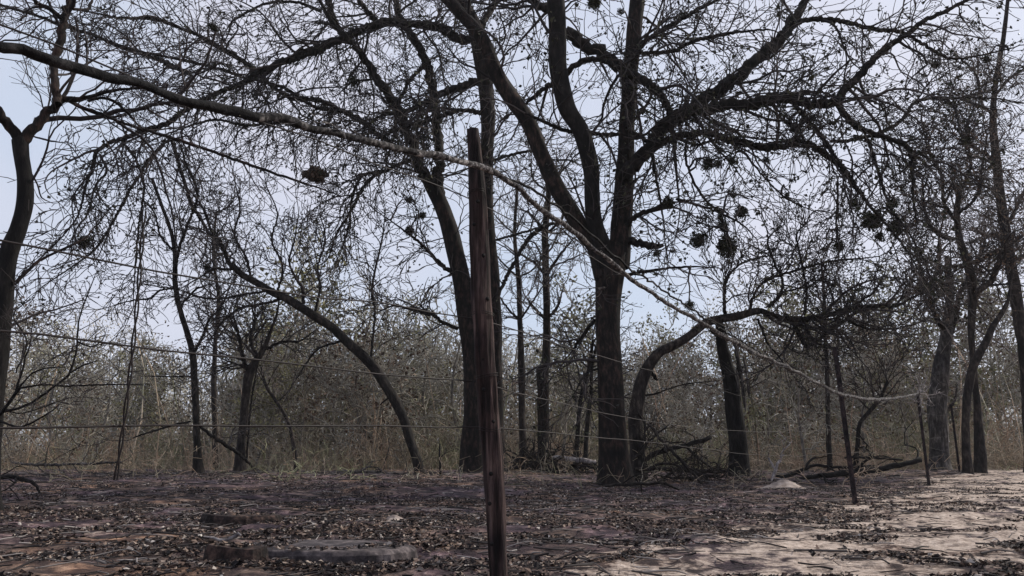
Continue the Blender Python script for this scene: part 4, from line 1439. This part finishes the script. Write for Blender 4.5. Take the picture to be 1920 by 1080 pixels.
def slab(name, label, cat, loc, L, W, Hh, rot, m, seed, nc=11, crisp=True):
    """a flat topped block with a broken angular outline"""
    g_ = np.random.default_rng(seed)
    N = 72
    a_ = np.linspace(0, 2 * math.pi, N, endpoint=False)
    kc = (np.arange(nc) + g_.uniform(-.35, .35, nc)) / nc * 2 * math.pi
    kr = g_.uniform(.84, 1.12, nc)
    out = np.interp(a_, np.concatenate([kc - 2 * math.pi, kc, kc + 2 * math.pi]), np.tile(kr, 3)) + g_.normal(size=N) * .012
    V = []
    for (z, q) in ((-.6, 1.05), (0, 1.04), (.45, 1.0 + .03 * g_.random()), (.88, .985), (1.0, .955)):
        V.append(np.stack([np.cos(a_) * out * q * L / 2, np.sin(a_) * out * q * W / 2, np.full(N, z * Hh)], -1))
    for q in (.75, .5, .25, .01):
        V.append(np.stack([np.cos(a_) * out * q * L / 2, np.sin(a_) * out * q * W / 2, np.full(N, Hh)], -1))
    V = np.concatenate(V)
    top = V[:, 2] > Hh * .8
    V[:, 2] += np.where(top, (vnoise(V[:, 0] * 5 + seed, V[:, 1] * 5) - .5) * Hh * .22 - V[:, 0] / L * Hh * .25, 0)
    Fq = []
    for r_ in range(8):
        for j in range(N):
            Fq.append([r_ * N + j, r_ * N + (j + 1) % N, (r_ + 1) * N + (j + 1) % N, (r_ + 1) * N + j])
    o = link_mesh(name, V, Fq, m, smooth=not crisp)
    o.location = loc
    o.rotation_euler = (0, 0, rot)
    tag(o, label, cat)
    SLABS.append((loc[0], loc[1], L / 2, W / 2, loc[2] + Hh))
    return o


def mound(name, label, cat, loc, L, W, Hh, m, seed):
    """a soft crumbly heap"""
    g_ = np.random.default_rng(seed)
    n = 44
    u = np.linspace(-1, 1, n)
    A, B = np.meshgrid(u, u, indexing='ij')
    rr2 = A * A + B * B
    z = np.exp(-rr2 * 3.2) * (1 + .5 * (vnoise(A * 3 + seed, B * 3) - .5)) + .16 * (vnoise(A * 9 + seed, B * 9 + 4) - .5) * np.exp(-rr2 * 1.5) - .12
    V = np.stack([A * L / 2, B * W / 2, z * Hh - .3 * Hh * (rr2 > 1)], -1).reshape(-1, 3)
    i_ = (np.arange(n - 1)[:, None] * n + np.arange(n - 1)[None, :]).ravel()
    o = link_mesh(name, V, np.stack([i_, i_ + n, i_ + n + 1, i_ + 1], -1), m)
    o.location = loc
    return tag(o, label, cat)


M_sandm = bark('heaped_sand', (.22, .18, .155), (.34, .285, .25), (.45, .39, .34), zs=1, scale=6, bump=.3)
M_slab = bark('dusty_stone', (.03, .026, .028), (.070, .060, .063), (.15, .13, .13), zs=1, scale=12, bump=.35)
M_slabd = bark('charred_block', (.010, .008, .008), (.032, .022, .020), (.085, .055, .046), zs=1, scale=14, bump=.4)
p = at(600, 1022, 5.75)
slab('flat_rock', 'long flat grey slab of rock lying in the left foreground', 'rock', (float(p[0]), 5.9, .02), 1.38, .80, .060, .05, M_slab, 5)
p = at(445, 1045, 5.4)
slab('dark_rock', 'dark reddish brown charred block at the near left end of the flat slab', 'rock', (float(p[0]), 5.38, .0), .40, .30, .13, -.1, M_slabd, 6, nc=7)
p = at(470, 965, 9.3)
slab('stone_block', 'small dark flat topped stone beyond the foreground slab', 'rock', (float(p[0]), 9.1, .02), .86, .6, .075, .0, M_slabd, 7)
p = at(736, 968, 9.0)
mound('ash_heap', 'small pale heap of ash and sand beside the bluish ash patch', 'ash heap', (float(p[0]), 9.2, float(ground_z(p[0], 9.2)) + .01), .42, .36, .07, M_sandm, 8)
p = at(1456, 905, 20)
mound('sand_heap', 'small heap of pale sand left of the second fence post', 'sand heap', (float(p[0]), 19.5, float(ground_z(p[0], 19.5, False)) + .01), 1.35, 1.2, .22, M_sandm, 10)

# ---------------------------------------------------------------- leaf and twig litter
g = np.random.default_rng(21)


def scatter(n, y0, y1, pw=1.0, xr=.75):
    Y = y0 + (y1 - y0) * g.random(n) ** pw
    X = (g.random(n) * 2 - 1) * xr * Y
    return X, Y


X, Y = scatter(330000, 3.0, 22, 1.3)
fs = fence_side(X, Y)
dn = vnoise(X * .7 + 70, Y * 1.1 + 3) * .45 + vnoise(X * 2.3, Y * 3.4 + 8) * .55
thr = np.where(fs > .0, .59, .50)
keep = dn > thr + g.normal(size=len(X)) * .035
X, Y = X[keep], Y[keep]
Z = ground_z(X, Y) + g.random(len(X)) * .018 + .004
for (sx, sy, sl, sw, sz) in SLABS:                    # some of it lies on the stones
    inn = ((X - sx) / sl) ** 2 + ((Y - sy) / sw) ** 2 < .75
    up_ = inn & (g.random(len(X)) < .55)
    Z = np.where(up_, sz + .01, Z)
V, Fq = leaf_quads(np.stack([X, Y, Z], -1), .012, .064, 33, flat=.72)
M_litter = island('leaf_litter', [(0, (.008, .007, .008)), (.36, (.018, .015, .016)), (.56, (.052, .038, .034)), (.72, (.12, .080, .064)), (.86, (.20, .145, .115)), (.95, (.30, .25, .215)), (1, (.42, .38, .35))])
lit = link_mesh('leaf_litter', V, Fq, M_litter, smooth=False)
tag(lit, 'charred and dry leaves scattered over the ground', 'leaf litter', kind='stuff')

t = Tubes()
X, Y = scatter(9000, 3.2, 30, 1.0)
fs = fence_side(X, Y)
keep = (fs < .3) | (g.random(len(X)) < .30)
X, Y = X[keep], Y[keep]
Z = ground_z(X, Y) + .012
for i in range(len(X)):
    a = g.uniform(0, 6.28)
    L = g.uniform(.05, .28) * (1 + Y[i] * .05)
    d = np.array([math.cos(a), math.sin(a), g.normal() * .10])
    c = np.array([X[i], Y[i], Z[i]])
    b = g.normal(size=3) * [.2, .2, .05] * L
    r0 = g.uniform(.002, .007) * (1 + Y[i] * .03)
    P, Rr_ = smooth_line([c - d * L / 2, c - d * L * .15 + b * .6, c + d * L * .2 + b, c + d * L / 2], [r0, r0, r0 * .8, r0 * .5], L / 7)
    t.add(P, Rr_, 4)
M_stick = island('litter_twig', [(0, (.012, .011, .012)), (.5, (.04, .034, .033)), (.8, (.11, .095, .09)), (1, (.30, .27, .26))])
tl = t.build('twig_litter', M_stick)
tag(tl, 'small dead twigs strewn over the ground', 'twig litter', kind='stuff')

# low dead brush and clods at the clearing's far edge
t = Tubes()
G = Grow(t, .007, 91, kink=.4, sp=(.16, .14), depth=2, lenk=45, up=.1)
for q in range(420):
    Yq = g.uniform(19, 34)
    Xq = g.uniform(-.7, .7) * Yq
    if fence_side(Xq, Yq) > -.8:
        continue
    zq = float(ground_z(Xq, Yq, False))
    d = g.normal(size=3) * [.8, .8, .3] + [0, 0, .7]
    d /= np.linalg.norm(d)
    G.branch((Xq, Yq, zq), tuple(d), .010, g.uniform(.3, 1.3), 1)
lb = t.build('low_brush', M_thick)
tag(lb, 'low pale dead brush along the far side of the clearing', 'brush', kind='stuff')

# ---------------------------------------------------------------- thin smoky air
hz = bpy.data.materials.new('haze')
hz.use_nodes = True
hz.node_tree.nodes.clear()
ho = hz.node_tree.nodes.new('ShaderNodeOutputMaterial')
hv = hz.node_tree.nodes.new('ShaderNodeVolumePrincipled')
hv.inputs['Color'].default_value = (.86, .86, .88, 1)
hv.inputs['Density'].default_value = 0.0004
hz.node_tree.links.new(hv.outputs[0], ho.inputs['Volume'])
x0, x1, y0, y1, z0, z1 = -110, 110, -12, 112, -1.5, 42
hb = link_mesh('haze', [(x0, y0, z0), (x1, y0, z0), (x1, y1, z0), (x0, y1, z0), (x0, y0, z1), (x1, y0, z1), (x1, y1, z1), (x0, y1, z1)],
               [(0, 3, 2, 1), (4, 5, 6, 7), (0, 1, 5, 4), (1, 2, 6, 5), (2, 3, 7, 6), (3, 0, 4, 7)], hz, smooth=False)
tag(hb, 'thin smoky air', 'haze', kind='stuff')
